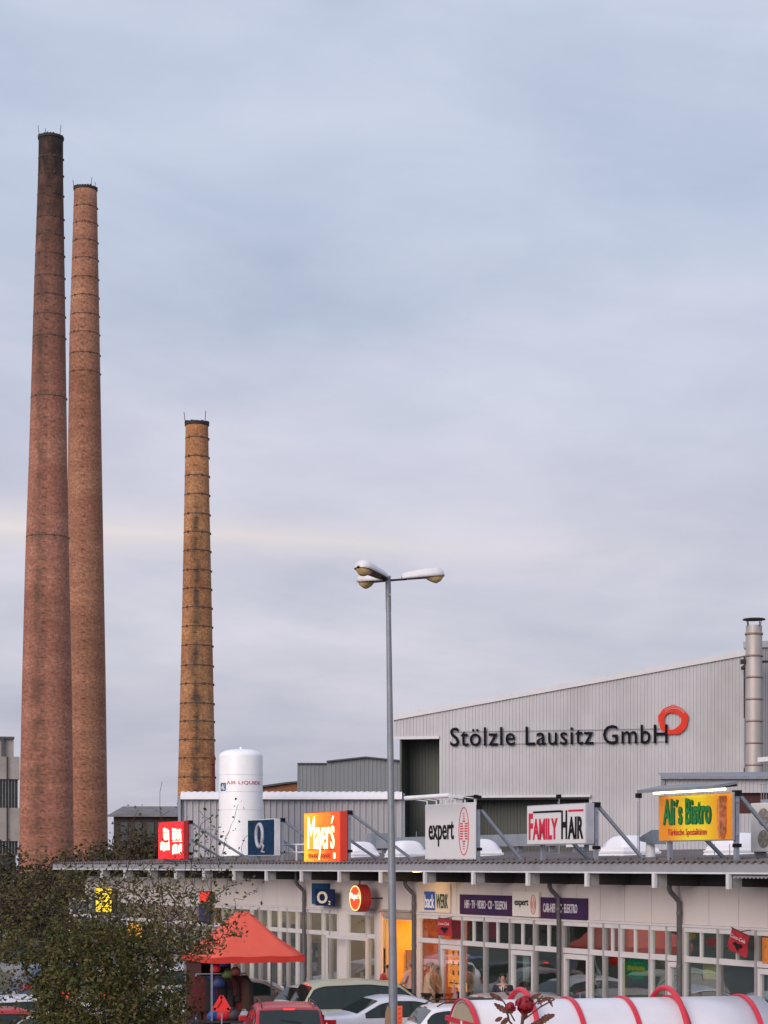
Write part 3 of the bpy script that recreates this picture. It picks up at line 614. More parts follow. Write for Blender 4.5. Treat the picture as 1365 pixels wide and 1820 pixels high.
shelf(S(475, -1.2), -1.2, 2.0, 2.6, 'clothes display behind the narrow windows, nearer the red tent', 5, 1.2)
shelf(S(1200, -1.4), -1.4, 1.6, 1.5, 'shelf behind the small windows beside the right downpipe', 4, .9)
shelf(S(1030, -1.8), -1.8, 1.6, 1.6, 'shelf behind the windows under the dark blue banner', 4, .9)
t = ithing('window_poster', 'round green sign with yellow lettering hung inside the glass', 'poster', S(1132, -.14), -.14, 0)
zc = Z(1132, 1722); b = MB(); n = 28; b.prism([(.46*math.cos(a*6.2832/n), zc+.26*math.sin(a*6.2832/n)) for a in range(n)], -.01, .01); b.build('disc', M('sign_green', (.01, .30, .14), .5, emis=.10), t)
b = MB(); [b.box(-.34+k*.052, -.34+k*.052+.028+.012*(k % 3 == 0), .011, .017, zc-.05-.02*(k % 4 == 1), zc+.045+.02*(k % 5 == 2)) for k in range(14)]; b.build('lettering', M('letter_yellow', (.7, .6, .04), .5, emis=.1), t)
for px_, py_, r_, cc, nm, lb, ct in ((1091, 1707, .14, (.55, .02, .015), 'paper_lantern', 'small red paper lantern hung behind the glass, left of the green sign', 'lantern'), (1228, 1664, .10, (.45, .30, .04), 'paper_lantern', 'small yellow paper lantern hung behind the upper glass', 'lantern')):
    t = ithing(nm, lb, ct, S(px_, -.35), -.35, Z(px_, py_, -.35)); MB().ball((0, 0, 0), r_, 14, 8, (1, 1, .85)).build('shade', M('lantern_%d' % px_, cc, .7, emis=.25), t); MB().tube([(0, 0, r_*.8), (0, 0, HEAD-Z(px_, py_, -.35))], .006, 4).build('cord', iron, t)
for px_, y0_, y1_, w_, cc, lb in ((1262, 1712, 1740, .5, (.50, .42, .16), 'pale yellow poster standing behind the lower glass right of the right downpipe'), (1264, 1668, 1680, .35, (.50, .03, .03), 'small red poster behind the upper glass right of the right downpipe'), (875, 1636, 1668, .45, (.35, .03, .06), 'dark red poster behind the upper glass below the long dark banner'), (935, 1700, 1745, .3, (.50, .52, .50), 'white poster on the glass door below the small white board')):
    t = ithing('window_poster', lb, 'poster', S(px_, -.12), -.12, 0); z0_, z1_ = Z(px_, y1_, -.12), Z(px_, y0_, -.12); MB().box(-w_/2, w_/2, -.006, .006, z0_, z1_).build('sheet', M('poster_%d_%d' % (px_, y0_), cc, .6, var=.3, scale=5, emis=.08), t)
t = tag(MB((0, 0, 0)).box(-.05, .05, -.01, .01, Z(1108, 1790, -.1), Z(1108, 1705, -.1)).build('yellow_strip', M('letter_yellow', 0)), 'thin yellow vertical strip at the edge of the window with the green sign', 'strip'); t.location = FW(S(1108, -.1), -.1); t.rotation_euler = (0, 0, FROT)
t = ithing('window_poster', 'orange-brown poster in the upper window at the right edge', 'poster', S(1362, .02), .03, 0); b = MB(); b.box(-.55, .12, -.006, .006, 2.5, 3.05); b.build('sheet', M('poster_orange', (.50, .16, .03), .5, var=.4, scale=5, emis=.12), t)
t = ithing('window_poster', 'pink poster behind the glass next to the red pennant with white script', 'poster', S(812, -.2), -.2, 0); b = MB(); b.box(-.3, .3, -.006, .006, 2.55, 3.08); b.build('sheet', M('poster_pink', (.50, .04, .12), .5, emis=.12), t)
# yellow, red and dark blue signs seen through the tree
def boxsign(name, label, x0, x1, y0, y1, o, depth, face, side, gap=.0, group=None, cat='sign'):
    s0, s1 = S(x1, o), S(x0, o); xm = (x0+x1)/2; z0, z1 = Z(xm, y1, o), Z(xm, y0, o)
    t, off = fthing(name, label, cat, (s0+s1)/2, o, z0, group)
    b = MB(off); b.box(s0, s1, o-depth, o-.012, z0, z1); b.build('housing', side, t, .01)
    b = MB(off); b.box(s0+.03, s1-.03, o-.011, o, z0+.03, z1-.03); b.build('face', face, t)
    return t, off, s0, s1, z0, z1
t, off, a, c, z0, z1 = boxsign('lit_wall_box', 'glowing yellow sign on the wall behind the tree', 170, 198, 1578, 1622, .3, .2, M('sign_yellow_lit', (1, .55, .02), .5, var=.35, scale=2.5, emis=1.3), iron)
t, off, a, c, z0, z1 = boxsign('lit_wall_box', 'small orange glowing window low down behind the tree', 226, 252, 1640, 1672, .3, .15, M('window_orange_dim', (.9, .35, .03), .5, var=.3, emis=.5), iron)  # a window glowing orange, built as a shallow lit box
t, off, a, c, z0, z1 = boxsign('wall_sign', 'small red sign high on the wall behind the tree', 354, 372, 1584, 1604, .25, .15, M('sign_red_lit', (.8, .04, .02), .5, emis=.5), iron)
t, off, a, c, z0, z1 = boxsign('wall_banner', 'narrow dark blue banner under the small red sign', 353, 372, 1606, 1640, .2, .06, M('banner_blue', (.03, .03, .12), .5), iron)

# downpipes
def downpipe(xt, yt, xb, label):
    o1, o2 = .36, .09; s = S(xb, o2); b = MB((s, o2, 0)); 
    zt_ = WT+.28
    b.tube([(s, o1, zt_), (s, o1, 4.05), (s, o1-.04, 3.98), (s, o2+.06, 3.82), (s, o2, 3.74), (s, o2, .1)], .058, 12)
    for z_ in (3.5, 2.3, 1.1): b.tube([(s, o2, z_-.03), (s, o2, z_+.03)], .068, 12)
    o = b.build('downpipe', M('pipe_grey', (.13, .125, .13), .45, .3, var=.2, scale=3)); o.location = FW(s, o2); o.rotation_euler = (0, 0, FROT)
    return tag(o, label, 'downpipe', None)
downpipe(1180, 1580, 1207, 'grey downpipe on the right, running between small windows'); downpipe(985, 1575, 993, 'grey downpipe crossing the dark blue banner')
downpipe(725, 1570, 735, 'grey downpipe between the open doorway and the bakery'); downpipe(534, 1570, 540, 'grey downpipe beside the dark blue phone sign')

# ------------------------------------------------------------------ wall signs
white_e = M('lit_white', (1, .93, .75), .5, var=0, emis=1.6)
navy = M('navy', (.008, .014, .06), .7, var=.2, scale=3, spec=.2); blk = M('black_paint', (.013, .012, .014), .8, spec=.15); offw = M('off_white_board', (.66, .61, .56), .5, var=.03, dirt=.08)
redp = M('red_paint', (.55, .025, .045), .45, var=.08); wpaint = M('paint_white', 0)
t, off = fthing('phone_sign', 'square navy sign with a white letter and small figure, with a blue panel behind', 'sign', S(574), .06, Z(574, 1610))
o_ = .35; a, c = S(593, o_), S(561, o_); z0, z1 = Z(577, 1610, o_), Z(577, 1580, o_)
b = MB(off); b.box(a, c, o_-.05, o_, z0, z1); b.build('front_panel', navy, t)
b = MB(off); b.box(S(583, .08), S(554, .08), .03, .08, Z(568, 1607, .08), Z(568, 1570, .08)); b.build('rear_panel', M('petrol_blue', (.012, .06, .14), .7, var=.5, scale=4, spec=.2), t)
b = MB(off); text_into(b, 'O', S(564.5, o_), S(583, o_), Z(574, 1606, o_), Z(574, 1584, o_), o_+.01, 'f', .015, bold=.03); text_into(b, '2', S(584.5, o_), S(588.5, o_), Z(586, 1608, o_), Z(586, 1601, o_), o_+.01, 'f', .015, bold=.02); b.build('lettering', M('letter_cream', (.72, .66, .50), .5), t)
# round lit sign
o_ = .75; xc_ = 631.5; sc = S(xc_, o_); rz = (Z(xc_, 1572, o_)-Z(xc_, 1621, o_))/2; zc = Z(xc_, 1596.5, o_)
t, off = fthing('round_lit_sign', 'round glowing red sign with white lettering under the eaves', 'sign', sc, o_, zc-rz)
def disc(b, sc, zc, r0, r1, y0, y1, n=36):
    vs = []; fs = []
    for k in range(n):
        a = 6.2832*k/n
        for r in (r0, r1):
            for y in (y0, y1): vs.append((sc+r*math.cos(a), y, zc+r*math.sin(a)))
    for k in range(n):
        i, j = 4*k, 4*((k+1) % n)
        fs += [(i+2, j+2, j+3, i+3), (i+1, i+3, j+3, j+1), (i, j, j+2, i+2)]
        if r0 > 0: fs.append((i, i+1, j+1, j))
    return b.add(vs, fs)
b = MB(off); disc(b, sc, zc, 0, rz, o_-.33, o_); b.build('drum', M('drum_red', (.42, .03, .025), .5), t)
b = MB(off); disc(b, sc, zc, 0, rz*.84, o_+.003, o_+.008); b.build('face', M('face_red_lit', (1, .06, .015), .5, var=.03, emis=.85), t)
b = MB(off); disc(b, sc, zc, rz*.84, rz*.93, o_+.002, o_+.012); b.build('glowing_rim', M('rim_lit', (1, .55, .18), .5, var=0, emis=1.4), t)
b = MB(off); text_into(b, "Mayer's", sc+rz*.80, sc-rz*.80, zc-rz*.18, zc+rz*.42, o_+.012, 'f', .006, bold=.0); b.build('lettering', white_e, t)
b = MB(off); b.tube([(sc, o_-.15, zc+rz), (sc, o_-.15, 4.43)], .02, 6); b.tube([(sc-.3, o_-.25, zc), (sc-.3, .0, zc)], .02, 6); b.build('hanger', iron, t)
# bakery sign
t, off = fthing('bakery_sign', 'cream board with blue and dark green bakery lettering', 'sign', S(770), .03, Z(770, 1625))
a, c = S(800, .03), S(746, .03); b = MB(off); b.box(a, c, .005, .03, 3.27, 4.08); b.box(a-.03, a, .005, .05, 3.3, 4.0); b.build('board', M('board_cream', (.66, .55, .44), .5, var=.04), t)
b = MB(off); b.box(S(773, .04), S(754, .04), .03, .045, Z(763, 1617, .04), Z(763, 1584.5, .04)); b.build('blue_patch', M('bakery_blue', (.03, .09, .36), .45), t, )
b = MB(off); text_into(b, 'back', S(755, .05), S(772, .05), Z(763, 1614, .05), Z(763, 1590, .05), .05, 'f', .01, bold=.01, spacing=1.0); b.build('white_lettering', wpaint, t)
b = MB(off); text_into(b, 'WERK', S(775, .04), S(796, .04), Z(785, 1614.5, .04), Z(785, 1589, .04), .035, 'f', .01, bold=.01, spacing=1.0); b.build('green_lettering', M('letter_green_dark', (.015, .07, .035), .5), t)
def banner(name, label, x0, x1, yl0, yl1, mat, o_=.05):
    a, c = S(x1, o_), S(x0, o_); z0, z1 = Z(x0, yl1, o_), Z(x0, yl0, o_)
    t, off = fthing(name, label, 'sign', (a+c)/2, o_, z0); b = MB(off); b.box(a, c, .005, o_, z0, z1); b.build('board', mat, t); return t, off, a, c, z0, z1
bm = M('banner_indigo', (.016, .026, .075), .8, spec=.15, var=.5, scale=1.6, col2=(.085, .018, .055))
t, off, a, c, z0, z1 = banner('shop_banner', 'long dark blue banner of white capitals listing electronics, left of the white board', 817, 910, 1589.5, 1624, bm)
h = z1-z0; b = MB(off); text_into(b, 'HIFI · TV · VIDEO · CD · TELEFON', c-.30, a+.25, z0+h*.30, z0+h*.72, .055, 'f', .01, bold=.015, spacing=1.0); b.build('lettering', M('letter_pale', (.60, .56, .60), .5), t)
t, off, a, c, z0, z1 = banner('shop_board', 'small off-white wall board with black lettering and a red oval', 910.5, 957.5, 1584.5, 1628, offw, .10)
h = z1-z0; w_ = c-a
def oval_logo(parent, off, sc, zc, rx, rz, o_, mat):
    b = MB(off); n = 40; vs = []; fs = []
    for k in range(n):
        q = 6.2832*k/n
        for f in (1, .90):
            ff = f if f == 1 else 1-.10*rx/rx
            rx_, rz_ = (rx, rz) if f == 1 else (rx-.028*max(.6, rx*3), rz-.028*max(.6, rx*3))
            for y in (o_+.002, o_+.012): vs.append((sc+rx_*math.cos(q), y, zc+rz_*math.sin(q)))
    for k in range(n):
        i, j = 4*k, 4*((k+1) % n); fs += [(i, j, j+1, i+1), (i+1, j+1, j+3, i+3), (i+3, j+3, j+2, i+2)]
    b.add(vs, fs)
    # striped figure inside: narrow head, wide shoulders with a gap, narrow foot
    m = 15
    for k in range(m):
        v = -1+2*(k+.5)/m; z = zc+v*rz*.78; hh = rz*.78/m*.55; av = abs(v)
        if av > .45: wd = rx*.16*(1.4 - av)+.02*rx; b.box(sc-wd*(1.6 if av < .62 else 1), sc+wd*(1.6 if av < .62 else 1), o_+.002, o_+.01, z-hh, z+hh)
        else:
            g = rx*(.10+.35*av) if v < .1 else rx*(.05+.45*av); b.box(sc-rx*.72, sc-g, o_+.002, o_+.01, z-hh, z+hh); b.box(sc+g, sc+rx*.72, o_+.002, o_+.01, z-hh, z+hh)
    b.build('striped_oval', mat, parent)
b = MB(off); text_into(b, 'expert', c-w_*.10, a+w_*.38, z0+h*.36, z0+h*.68, .105, 'f', .01, bold=.01, spacing=1.0); b.build('lettering', blk, t)
oval_logo(t, off, a+w_*.2, z0+h*.5, w_*.095, h*.40, .10, M('logo_red_pale', (.60, .10, .08), .5))
t, off, a, c, z0, z1 = banner('shop_banner', 'dark blue and purple banner of pale capitals crossed by a downpipe', 958, 1043, 1594.5, 1632, bm)
h = z1-z0; b = MB(off); text_into(b, 'CAR-HIFI · PC · ELEKTRO', c-.22, a+.42, z0+h*.30, z0+h*.72, .055, 'f', .01, bold=.015); b.build('lettering', M('letter_pale', 0), t)
# red pennants
def pennant(label, x0, x1, y0, y1, o_, tilt):
    a, c = S(x1, o_), S(x0, o_); xm = (x0+x1)/2; z0, z1 = Z(xm, y1, o_), Z(xm, y0, o_); sm = (a+c)/2
    t, off = fthing('red_pennant', label, 'pennant', sm, o_, z1, 'red pennants hung from the window heads'); w2, h = (c-a)/2, z1-z0
    t.rotation_euler = (0, tilt, FROT)
    off = (sm, o_, z1); b = MB(off); g = [[(sm+w2*(-1+2*i/8), o_+.02*math.sin(i*1.3+j), z1-h*j/6) for i in range(9)] for j in range(7)]
    b.sheet(g).sheet([[(x, y-.012, z) for x, y, z in r] for r in g]); b.build('cloth', M('pennant_red', (.33, .012, .02), .6, var=.12), t)
    b = MB(off); text_into(b, 'Coca-Cola', sm+w2*.8, sm-w2*.8, z1-h*.38, z1-h*.2, o_+.035, 'f', .006, bold=.01, shear=.3); b.build('script', M('pennant_white', (.6, .45, .45), .6), t)
    b = MB(off); b.prism([(sm+w2*.5, z1-h*.62), (sm+w2*.25, z1-h*.5), (sm, z1-h*.55), (sm-w2*.4, z1-h*.48), (sm-w2*.55, z1-h*.6), (sm-w2*.2, z1-h*.72), (sm-w2*.1, z1-h*.85), (sm+w2*.15, z1-h*.7)], o_+.03, o_+.04); b.build('dark_picture', blk, t)
    b = MB(off); b.tube([(sm-w2, o_, z1+.01), (sm+w2, o_, z1+.01)], .012, 6); b.tube([(sm, o_, z1+.01), (sm, 0, z1+.05)], .01, 5); b.build('rail', iron, t)
pennant('red pennant with white script over the bakery door', 778, 803, 1633, 1663, .25, 0)
pennant('red pennant hanging crookedly near the right edge', 1299, 1333, 1657, 1696, .3, R(-15))

# ------------------------------------------------------------------ roof signs on steel frames
def post(t, off, s, o, z0, z1, w_=.09, brace=1.5, zb=None, head=True):
    b = MB(off); b.box(s-w_/2, s+w_/2, o-w_/2, o+w_/2, z0, z1); b.build('post', steelm, t)
    if brace:
        b = MB(off); b.bar((s, o-.05, (zb or z1)-.08), (s, o-.05-brace, z0+.02), w_*.8); b.build('brace', steelm, t)
    if head:
        MB(off).box(s-w_*.8, s+w_*.8, o-w_, o+w_*.8, z1-.12, z1+.0).build('clamp', blk, t); MB(off).box(s-w_*.7, s+w_*.7, o-w_, o+w_*.7, z0+.3, z0+.38).build('clamp', blk, t)
OS = .85; RZ = 4.70
def roofsign(name, label, x0, x1, y0, y1, depth, face, side, cat='sign', brdepth=1.5, o=OS, second=True, pz=None):
    s0, s1 = S(x1, o), S(x0, o); xm = (x0+x1)/2; z0, z1 = Z(xm, y1, o), Z(xm, y0, o)
    t, off = fthing(name, label, cat, (s0+s1)/2, o, RZ-.03); b = MB(off); b.box(s0, s1, o-depth, o-.012, z0, z1).build('housing', side, t, .012)
    m = .025; b = MB(off); b.box(s0+m, s1-m, o-.011, o, z0+m, z1-m); b.build('face', face, t)
    po = o-depth-.07; post(t, off, s0+.05, po, RZ-.03, (pz or z1)+.02, brace=brdepth)
    post(t, off, s1-.25, po, RZ-.03, z1-.1, brace=brdepth, head=False)
    b = MB(off); b.box(s0-.02, s1-.1, po-.03, po+.05, z0+.1, z0+.16).box(s0-.02, s1-.1, po-.03, po+.05, z1-.22, z1-.16); b.build('rail', steelm, t)
    return t, off, s0, s1, z0, z1
# red sign with white lettering, behind the twigs
t, off, a, c, z0, z1 = roofsign('lit_roof_sign', 'glowing red roof sign with white lettering half hidden by twigs', 281, 326, 1460, 1528, .20, M('sign_red_bright', (1, .015, .02), .5, var=.12, scale=1.5, emis=.75), M('sign_red_side', (.40, .015, .02), .5, emis=.12), brdepth=2.4)
w_, h = c-a, z1-z0; b = MB(off)
rq = random.Random(21)
def strokes(b, x0, x1, z0, z1, n, o_, slant=0, fill=.62):
    """a row of lettering too blurred to read: upright strokes of uneven height"""
    st = (x1-x0)/n
    for k in range(n):
        q = x0+st*k; lo, hi = z0+(z1-z0)*rq.uniform(0, .14), z1-(z1-z0)*rq.uniform(0, .2); b.prism([(q, lo), (q+st*fill, lo), (q+st*fill-slant, hi), (q-slant, hi)], o_, o_+.008)
        if k % 2: b.box(q, q+st, o_+.001, o_+.007, (lo+hi)/2-.02, (lo+hi)/2+.02)
strokes(b, a+w_*.08, c-w_*.55, z0+h*.50, z0+h*.83, 7, OS+.001, 0, .62); strokes(b, a+w_*.06, c-w_*.56, z0+h*.13, z0+h*.42, 8, OS+.001, 0, .62); b.box(a+w_*.06, c-w_*.58, OS, OS+.01, z0+h*.465, z0+h*.49)
strokes(b, c-w_*.45, c-w_*.20, z0+h*.50, z0+h*.85, 5, OS+.001, -.03, .6); strokes(b, c-w_*.47, c-w_*.08, z0+h*.22, z0+h*.50, 7, OS+.001, -.05, .6)
b.build('lettering', M('lit_white_strong', (1, .88, .62), .5, var=0, emis=1.25), t)
# blue bubble sign
t, off, a, c, z0, z1 = roofsign('roof_sign', 'dark blue roof sign showing a grey ring and small figure', 440, 487.5, 1456, 1521, .22, M('deep_water_blue', (.003, .014, .055), .6, var=.5, scale=2.6, col2=(.006, .05, .10), spec=.15), M('sign_side_white', (.62, .63, .66), .5), brdepth=2.0)
w_, h = c-a, z1-z0; b = MB(off); n = 30; sc, zc = a+w_*.52, z0+h*.55
pts = [(sc+w_*.12*math.cos(q), OS+.02, zc+h*.31*math.sin(q)) for q in np.linspace(0, 6.2832, n)]; b.tube(pts, .065, 8, False)
pts = [(a+w_*.42+dx*w_, OS+.02, z0+dz*h) for dx, dz in ((.02, .28), (-.02, .31), (-.05, .27), (-.02, .19), (.03, .11), (-.07, .10))]; b.tube(pts, .035, 6); b.build('bubble_ring', M('bubble_grey', (.42, .42, .47), .3, var=.2, scale=4), t)
# orange sign
mf = bpy.data.materials.new('face_orange_lit'); mf.use_nodes = True; t_ = mf.node_tree; p = t_.nodes['Principled BSDF']; co = t_.nodes.new('ShaderNodeTexCoord'); spx = t_.nodes.new('ShaderNodeSeparateXYZ'); t_.links.new(co.outputs['Object'], spx.inputs[0])
mr = t_.nodes.new('ShaderNodeMapRange'); mr.inputs[1].default_value = -.9; mr.inputs[2].default_value = 1.35; t_.links.new(spx.outputs[0], mr.inputs[0])
nz = t_.nodes.new('ShaderNodeTexNoise'); nz.inputs['Scale'].default_value = 1.4; t_.links.new(co.outputs['Object'], nz.inputs['Vector']); ad = t_.nodes.new('ShaderNodeMath'); ad.operation = 'ADD'; t_.links.new(mr.outputs[0], ad.inputs[0]); mu = t_.nodes.new('ShaderNodeMath'); mu.operation = 'MULTIPLY_ADD'; mu.inputs[1].default_value = .9; mu.inputs[2].default_value = -.45; t_.links.new(nz.outputs[0], mu.inputs[0]); t_.links.new(mu.outputs[0], ad.inputs[1])
rr = t_.nodes.new('ShaderNodeValToRGB'); rr.color_ramp.elements[0].color = (1, .07, .01, 1); rr.color_ramp.elements[1].color = (1, .42, .02, 1); t_.links.new(ad.outputs[0], rr.inputs[0]); t_.links.new(rr.outputs[0], p.inputs['Emission Color']); t_.links.new(rr.outputs[0], p.inputs['Base Color']); p.inputs['Emission Strength'].default_value = .9
osd = M('side_red_orange', (.62, .045, .025), .5, var=.05, emis=.10)
t, off, a, c, z0, z1 = roofsign('lit_roof_sign', 'glowing orange roof sign with tall cream lettering', 540, 604, 1443, 1533, .26, mf, osd, brdepth=2.2)
w_, h = c-a, z1-z0; b = MB(off); text_into(b, "M", c-w_*.12, c-w_*.315, z0+h*.27, z0+h*.91, OS+.006, 'f', .01, bold=.0); text_into(b, "ayer", c-w_*.335, a+w_*.26, z0+h*.06, z0+h*.70, OS+.006, 'f', .01, bold=.008, spacing=.9); text_into(b, "s", a+w_*.24, a+w_*.14, z0+h*.27, z0+h*.72, OS+.006, 'f', .01, bold=.008); b.prism([(a+w_*.235, z0+h*.76), (a+w_*.215, z0+h*.76), (a+w_*.155, z0+h*.90), (a+w_*.19, z0+h*.92)], OS+.001, OS+.011); b.build('lettering', M('lit_cream', (1, .88, .5), .5, var=0, emis=1.7), t)
b = MB(off); b.box(a+w_*.12, c-w_*.13, OS+.001, OS+.012, z0+h*.245, z0+h*.262)
strokes(b, a+w_*.25, c-w_*.13, z0+h*.07, z0+h*.19, 22, OS+.001, 0, .45); b.build('small_lettering', M('letter_dark_red', (.30, .03, .01), .5, emis=.1), t)
b = MB(off); b.box(a+w_*.12, a+w_*.17, OS, OS+.01, z0+h*.08, z0+h*.19); b.build('mark', M('lit_cream', 0), t)
# white board with tube lamp
t, off, a, c, z0, z1 = roofsign('roof_sign', 'flat white roof sign with black lettering and red striped oval', 755, 843.5, 1428, 1528, .06, M('board_white', (.66, .66, .67), .45, var=.02, dirt=.05), M('board_white', 0), brdepth=1.3, pz=4.6+1.55)
w_, h = c-a, z1-z0; b = MB(off); text_into(b, 'expert', c-w_*.09, a+w_*.40, z0+h*.24, z0+h*.68, OS+.006, 'f', .012, bold=.012, spacing=1.0); b.build('lettering', blk, t)
oval_logo(t, off, a+w_*.205, z0+h*.5, w_*.10, h*.425, OS, M('logo_red', (.62, .04, .05), .5))
o2 = OS+.6; b = MB(off); sa, sb = S(733, o2), S(829, o2); zt = z1+.16
b.tube([(a+.25, o2, zt+.01), (c-.02, o2, zt+.01)], .062, 10); b.build('tube_lamp', M('lamp_housing', (.82, .82, .84), .4), t)
b = MB(off)
for k in range(6): q = c-.08-k*(w_-.12)/5; b.bar((q, OS-.03, z1), (q, OS-.03, z1+.1), .03); b.bar((q, OS-.03, z1+.1), (q, o2, zt+.0), .025)
b.build('lamp_arm', M('lamp_housing', 0), t)
b = MB(off); b.box(a-.02, a+.6, OS-.2, OS+.02, z1+.1, z1+.17); b.build('bracket', blk, t)
# family hair style sign
t, off, a, c, z0, z1 = roofsign('roof_sign', 'white box roof sign with red and black small capitals', 936, 1041, 1429.5, 1501, .25, M('board_white', 0), M('sign_side_grey', (.42, .42, .47), .45), brdepth=1.35)
w_, h = c-a, z1-z0; FZ = OS+.006
def X_(f): return c-w_*f
b = MB(off); text_into(b, 'F', X_(.045), X_(.115), z0+h*.13, z0+h*.80, FZ, 'f', .01, bold=.03); text_into(b, 'AMILY', X_(.115), X_(.54), z0+h*.13, z0+h*.66, FZ, 'f', .01, bold=.03); b.build('red_lettering', M('letter_red', (.58, .01, .05), .5), t); MB(off).box(X_(.72), X_(.965), OS, OS+.012, z0+h*.80, z0+h*.85).build('red_line', M('letter_red', 0), t)
b = MB(off); text_into(b, 'H', X_(.605), X_(.70), z0+h*.13, z0+h*.84, FZ, 'f', .01, bold=.03); text_into(b, 'AIR', X_(.715), X_(.965), z0+h*.13, z0+h*.68, FZ, 'f', .01, bold=.03); b.build('black_lettering', blk, t); MB(off).box(X_(.12), X_(.60), OS, OS+.012, z0+h*.80, z0+h*.85).build('black_line', blk, t)
# bistro sign
mb_ = bpy.data.materials.new('bistro_face'); mb_.use_nodes = True; t_ = mb_.node_tree; p = t_.nodes['Principled BSDF']; co = t_.nodes.new('ShaderNodeTexCoord'); spx = t_.nodes.new('ShaderNodeSeparateXYZ'); t_.links.new(co.outputs['Object'], spx.inputs[0])
mr = t_.nodes.new('ShaderNodeMath'); mr.operation = 'ABSOLUTE'; t_.links.new(spx.outputs[0], mr.inputs[0]); rr = t_.nodes.new('ShaderNodeValToRGB'); t_.links.new(mr.outputs[0], rr.inputs[0])
rr.color_ramp.elements[0].position = .25; rr.color_ramp.elements[0].color = (.88, .72, .02, 1); rr.color_ramp.elements[1].position = 1.25; rr.color_ramp.elements[1].color = (.80, .28, .015, 1); t_.links.new(rr.outputs[0], p.inputs['Base Color'])
t, off, a, c, z0, z1 = roofsign('roof_sign', 'yellow and orange bistro roof sign with green lettering, lit from above', 1170, 1302, 1411, 1495, .07, mb_, M('steel_side', (.3, .3, .32), .5), brdepth=1.5, pz=4.6+1.56)
w_, h = c-a, z1-z0
def X_(f): return c-w_*f
b = MB(off); text_into(b, 'Ali`s Bistro'.replace('`', '´'), X_(.075)-.015, X_(.73)-.015, z0+h*.36-.012, z0+h*.92-.012, OS+.003, 'f', .006, bold=.03); b.build('letter_outline', M('letter_green_dark', 0), t)  # dark green outline of the lettering, a bolder copy set just behind
b = MB(off); text_into(b, 'Ali´s Bistro', X_(.075), X_(.72), z0+h*.36, z0+h*.92, OS+.010, 'f', .012, bold=.022); b.build('green_lettering', M('bistro_green', (.012, .20, .04), .5), t)
b = MB(off); text_into(b, 'Türkische Spezialitäten', X_(.14), X_(.67), z0+h*.09, z0+h*.27, OS+.006, 'f', .01, bold=.0); b.build('red_lettering', M('letter_red_bistro', (.55, .03, .05), .5), t)
b = MB(off)
def blob(b, cx, zc, pts, y0, y1): b.prism([(cx+dx, zc+dz) for dx, dz in pts], y0, y1)
sx = X_(.885); hh = h*.45
rnd = random.Random(8); L = [(.09+.02*rnd.random(), hh*v) for v in np.linspace(-.85, .95, 12)]; Rr = [(-.10-.02*rnd.random(), hh*v) for v in np.linspace(.95, -.85, 12)]; Rr[-1] = (-.04, -hh); L[0] = (.04, -hh)
blob(b, sx, z0+h*.5, L+Rr, OS+.001, OS+.035); b.build('kebab_picture', M('meat', (.42, .13, .05), .6, var=.7, scale=7), t)
b = MB(off); pts = [(.17, -hh*.8), (.20, -.2), (.22, .2), (.20, hh*.8), (.13, hh*.95), (.10, hh*.7), (.10, -hh*.8), (.13, -hh)]; blob(b, sx, z0+h*.5, pts, OS+.001, OS+.02); b.build('bread_picture', M('bread', (.62, .24, .07), .6, var=.25, scale=6), t)
o2 = OS+.42; b = MB(off); b.add([(a-.06, OS-.08, z1+.17), (c+.05, OS-.08, z1+.17), (c+.05, o2+.12, z1+.05), (a-.06, o2+.12, z1+.05), (a-.06, OS-.08, z1+.23), (c+.05, OS-.08, z1+.23), (c+.05, o2+.12, z1+.12), (a-.06, o2+.12, z1+.12)], [(0, 3, 2, 1), (4, 5, 6, 7), (0, 1, 5, 4), (1, 2, 6, 5), (2, 3, 7, 6), (3, 0, 4, 7)]); b.build('lamp_hood', M('hood_grey', (.22, .23, .25), .5), t)
for k in range(3):
    b = MB(off); q0 = c-.12-k*w_/3.05; b.tube([(q0, OS+.2, z1+.055), (q0-w_/3.3, OS+.2, z1+.055)], .026, 8); b.build('tube_lamp', M('tube_lit', (1, .80, .38), .5, var=0, emis=7), t)
b = MB(off); b.bar((a, OS-.1, z1+.15), (a, o2, z1+.1), .06); b.bar((c-.1, OS-.1, z1+.17), (c-.1, o2, z1+.12), .04); b.build('hood_arm', blk, t)

# ------------------------------------------------------------------ on the roof
def dome(px, pyb, wpx, label=None):
    o = -4.2; s = S(px, o); Y = Yf(px, o); k = Y/FPX; wd = wpx*k*.42; z0 = 4.80; zt = gZ(pyb-34, Y)
    b = MB((0, 0, 0)); c_ = wd; 
    b.add([(s+sx*c_*f, o+sy*c_*f, z) for z, f in ((z0, 1.10), (z0+.12, 1.0), (z0+.12, 1.04), (z0+.17, 1.04), (z0+.17, .98), (z0+.27, .93)) for sx, sy in ((-1, -1), (1, -1), (1, 1), (-1, 1))],
          [(4*i+j, 4*i+(j+1) % 4, 4*i+4+(j+1) % 4, 4*i+4+j) for i in range(5) for j in range(4)])
    n = 10; H = .34; g = []
    for i in range(n+1):
        u_ = -1+2*i/n; row = []
        for j in range(n+1):
            v = -1+2*j/n; row.append((s+u_*c_*.93, o+v*c_*.93, z0+.27+H*((1-u_**4)*(1-v**4))**.6))
        g.append(row)
    b.sheet(g); return b.build('skylight_dome', M('opal_acrylic', (.84, .83, .86), .35, var=.03), shop)
for px, pb, wp in ((640, 1524, 60), (722, 1524, 66), (850, 1521, 76), (1119, 1519, 92), (1312, 1518, 100)): dome(px, pb, wp)
def otag(b, name, mat, label, cat, group=None): return tag(b.build(name, mat), label, cat, group)
def on_roof(px, o, z=4.80): s = S(px, o); return s, Yf(px, o)/FPX
ductm = M('duct_grey', (.27, .30, .34), .5, .2, var=.12, scale=3)
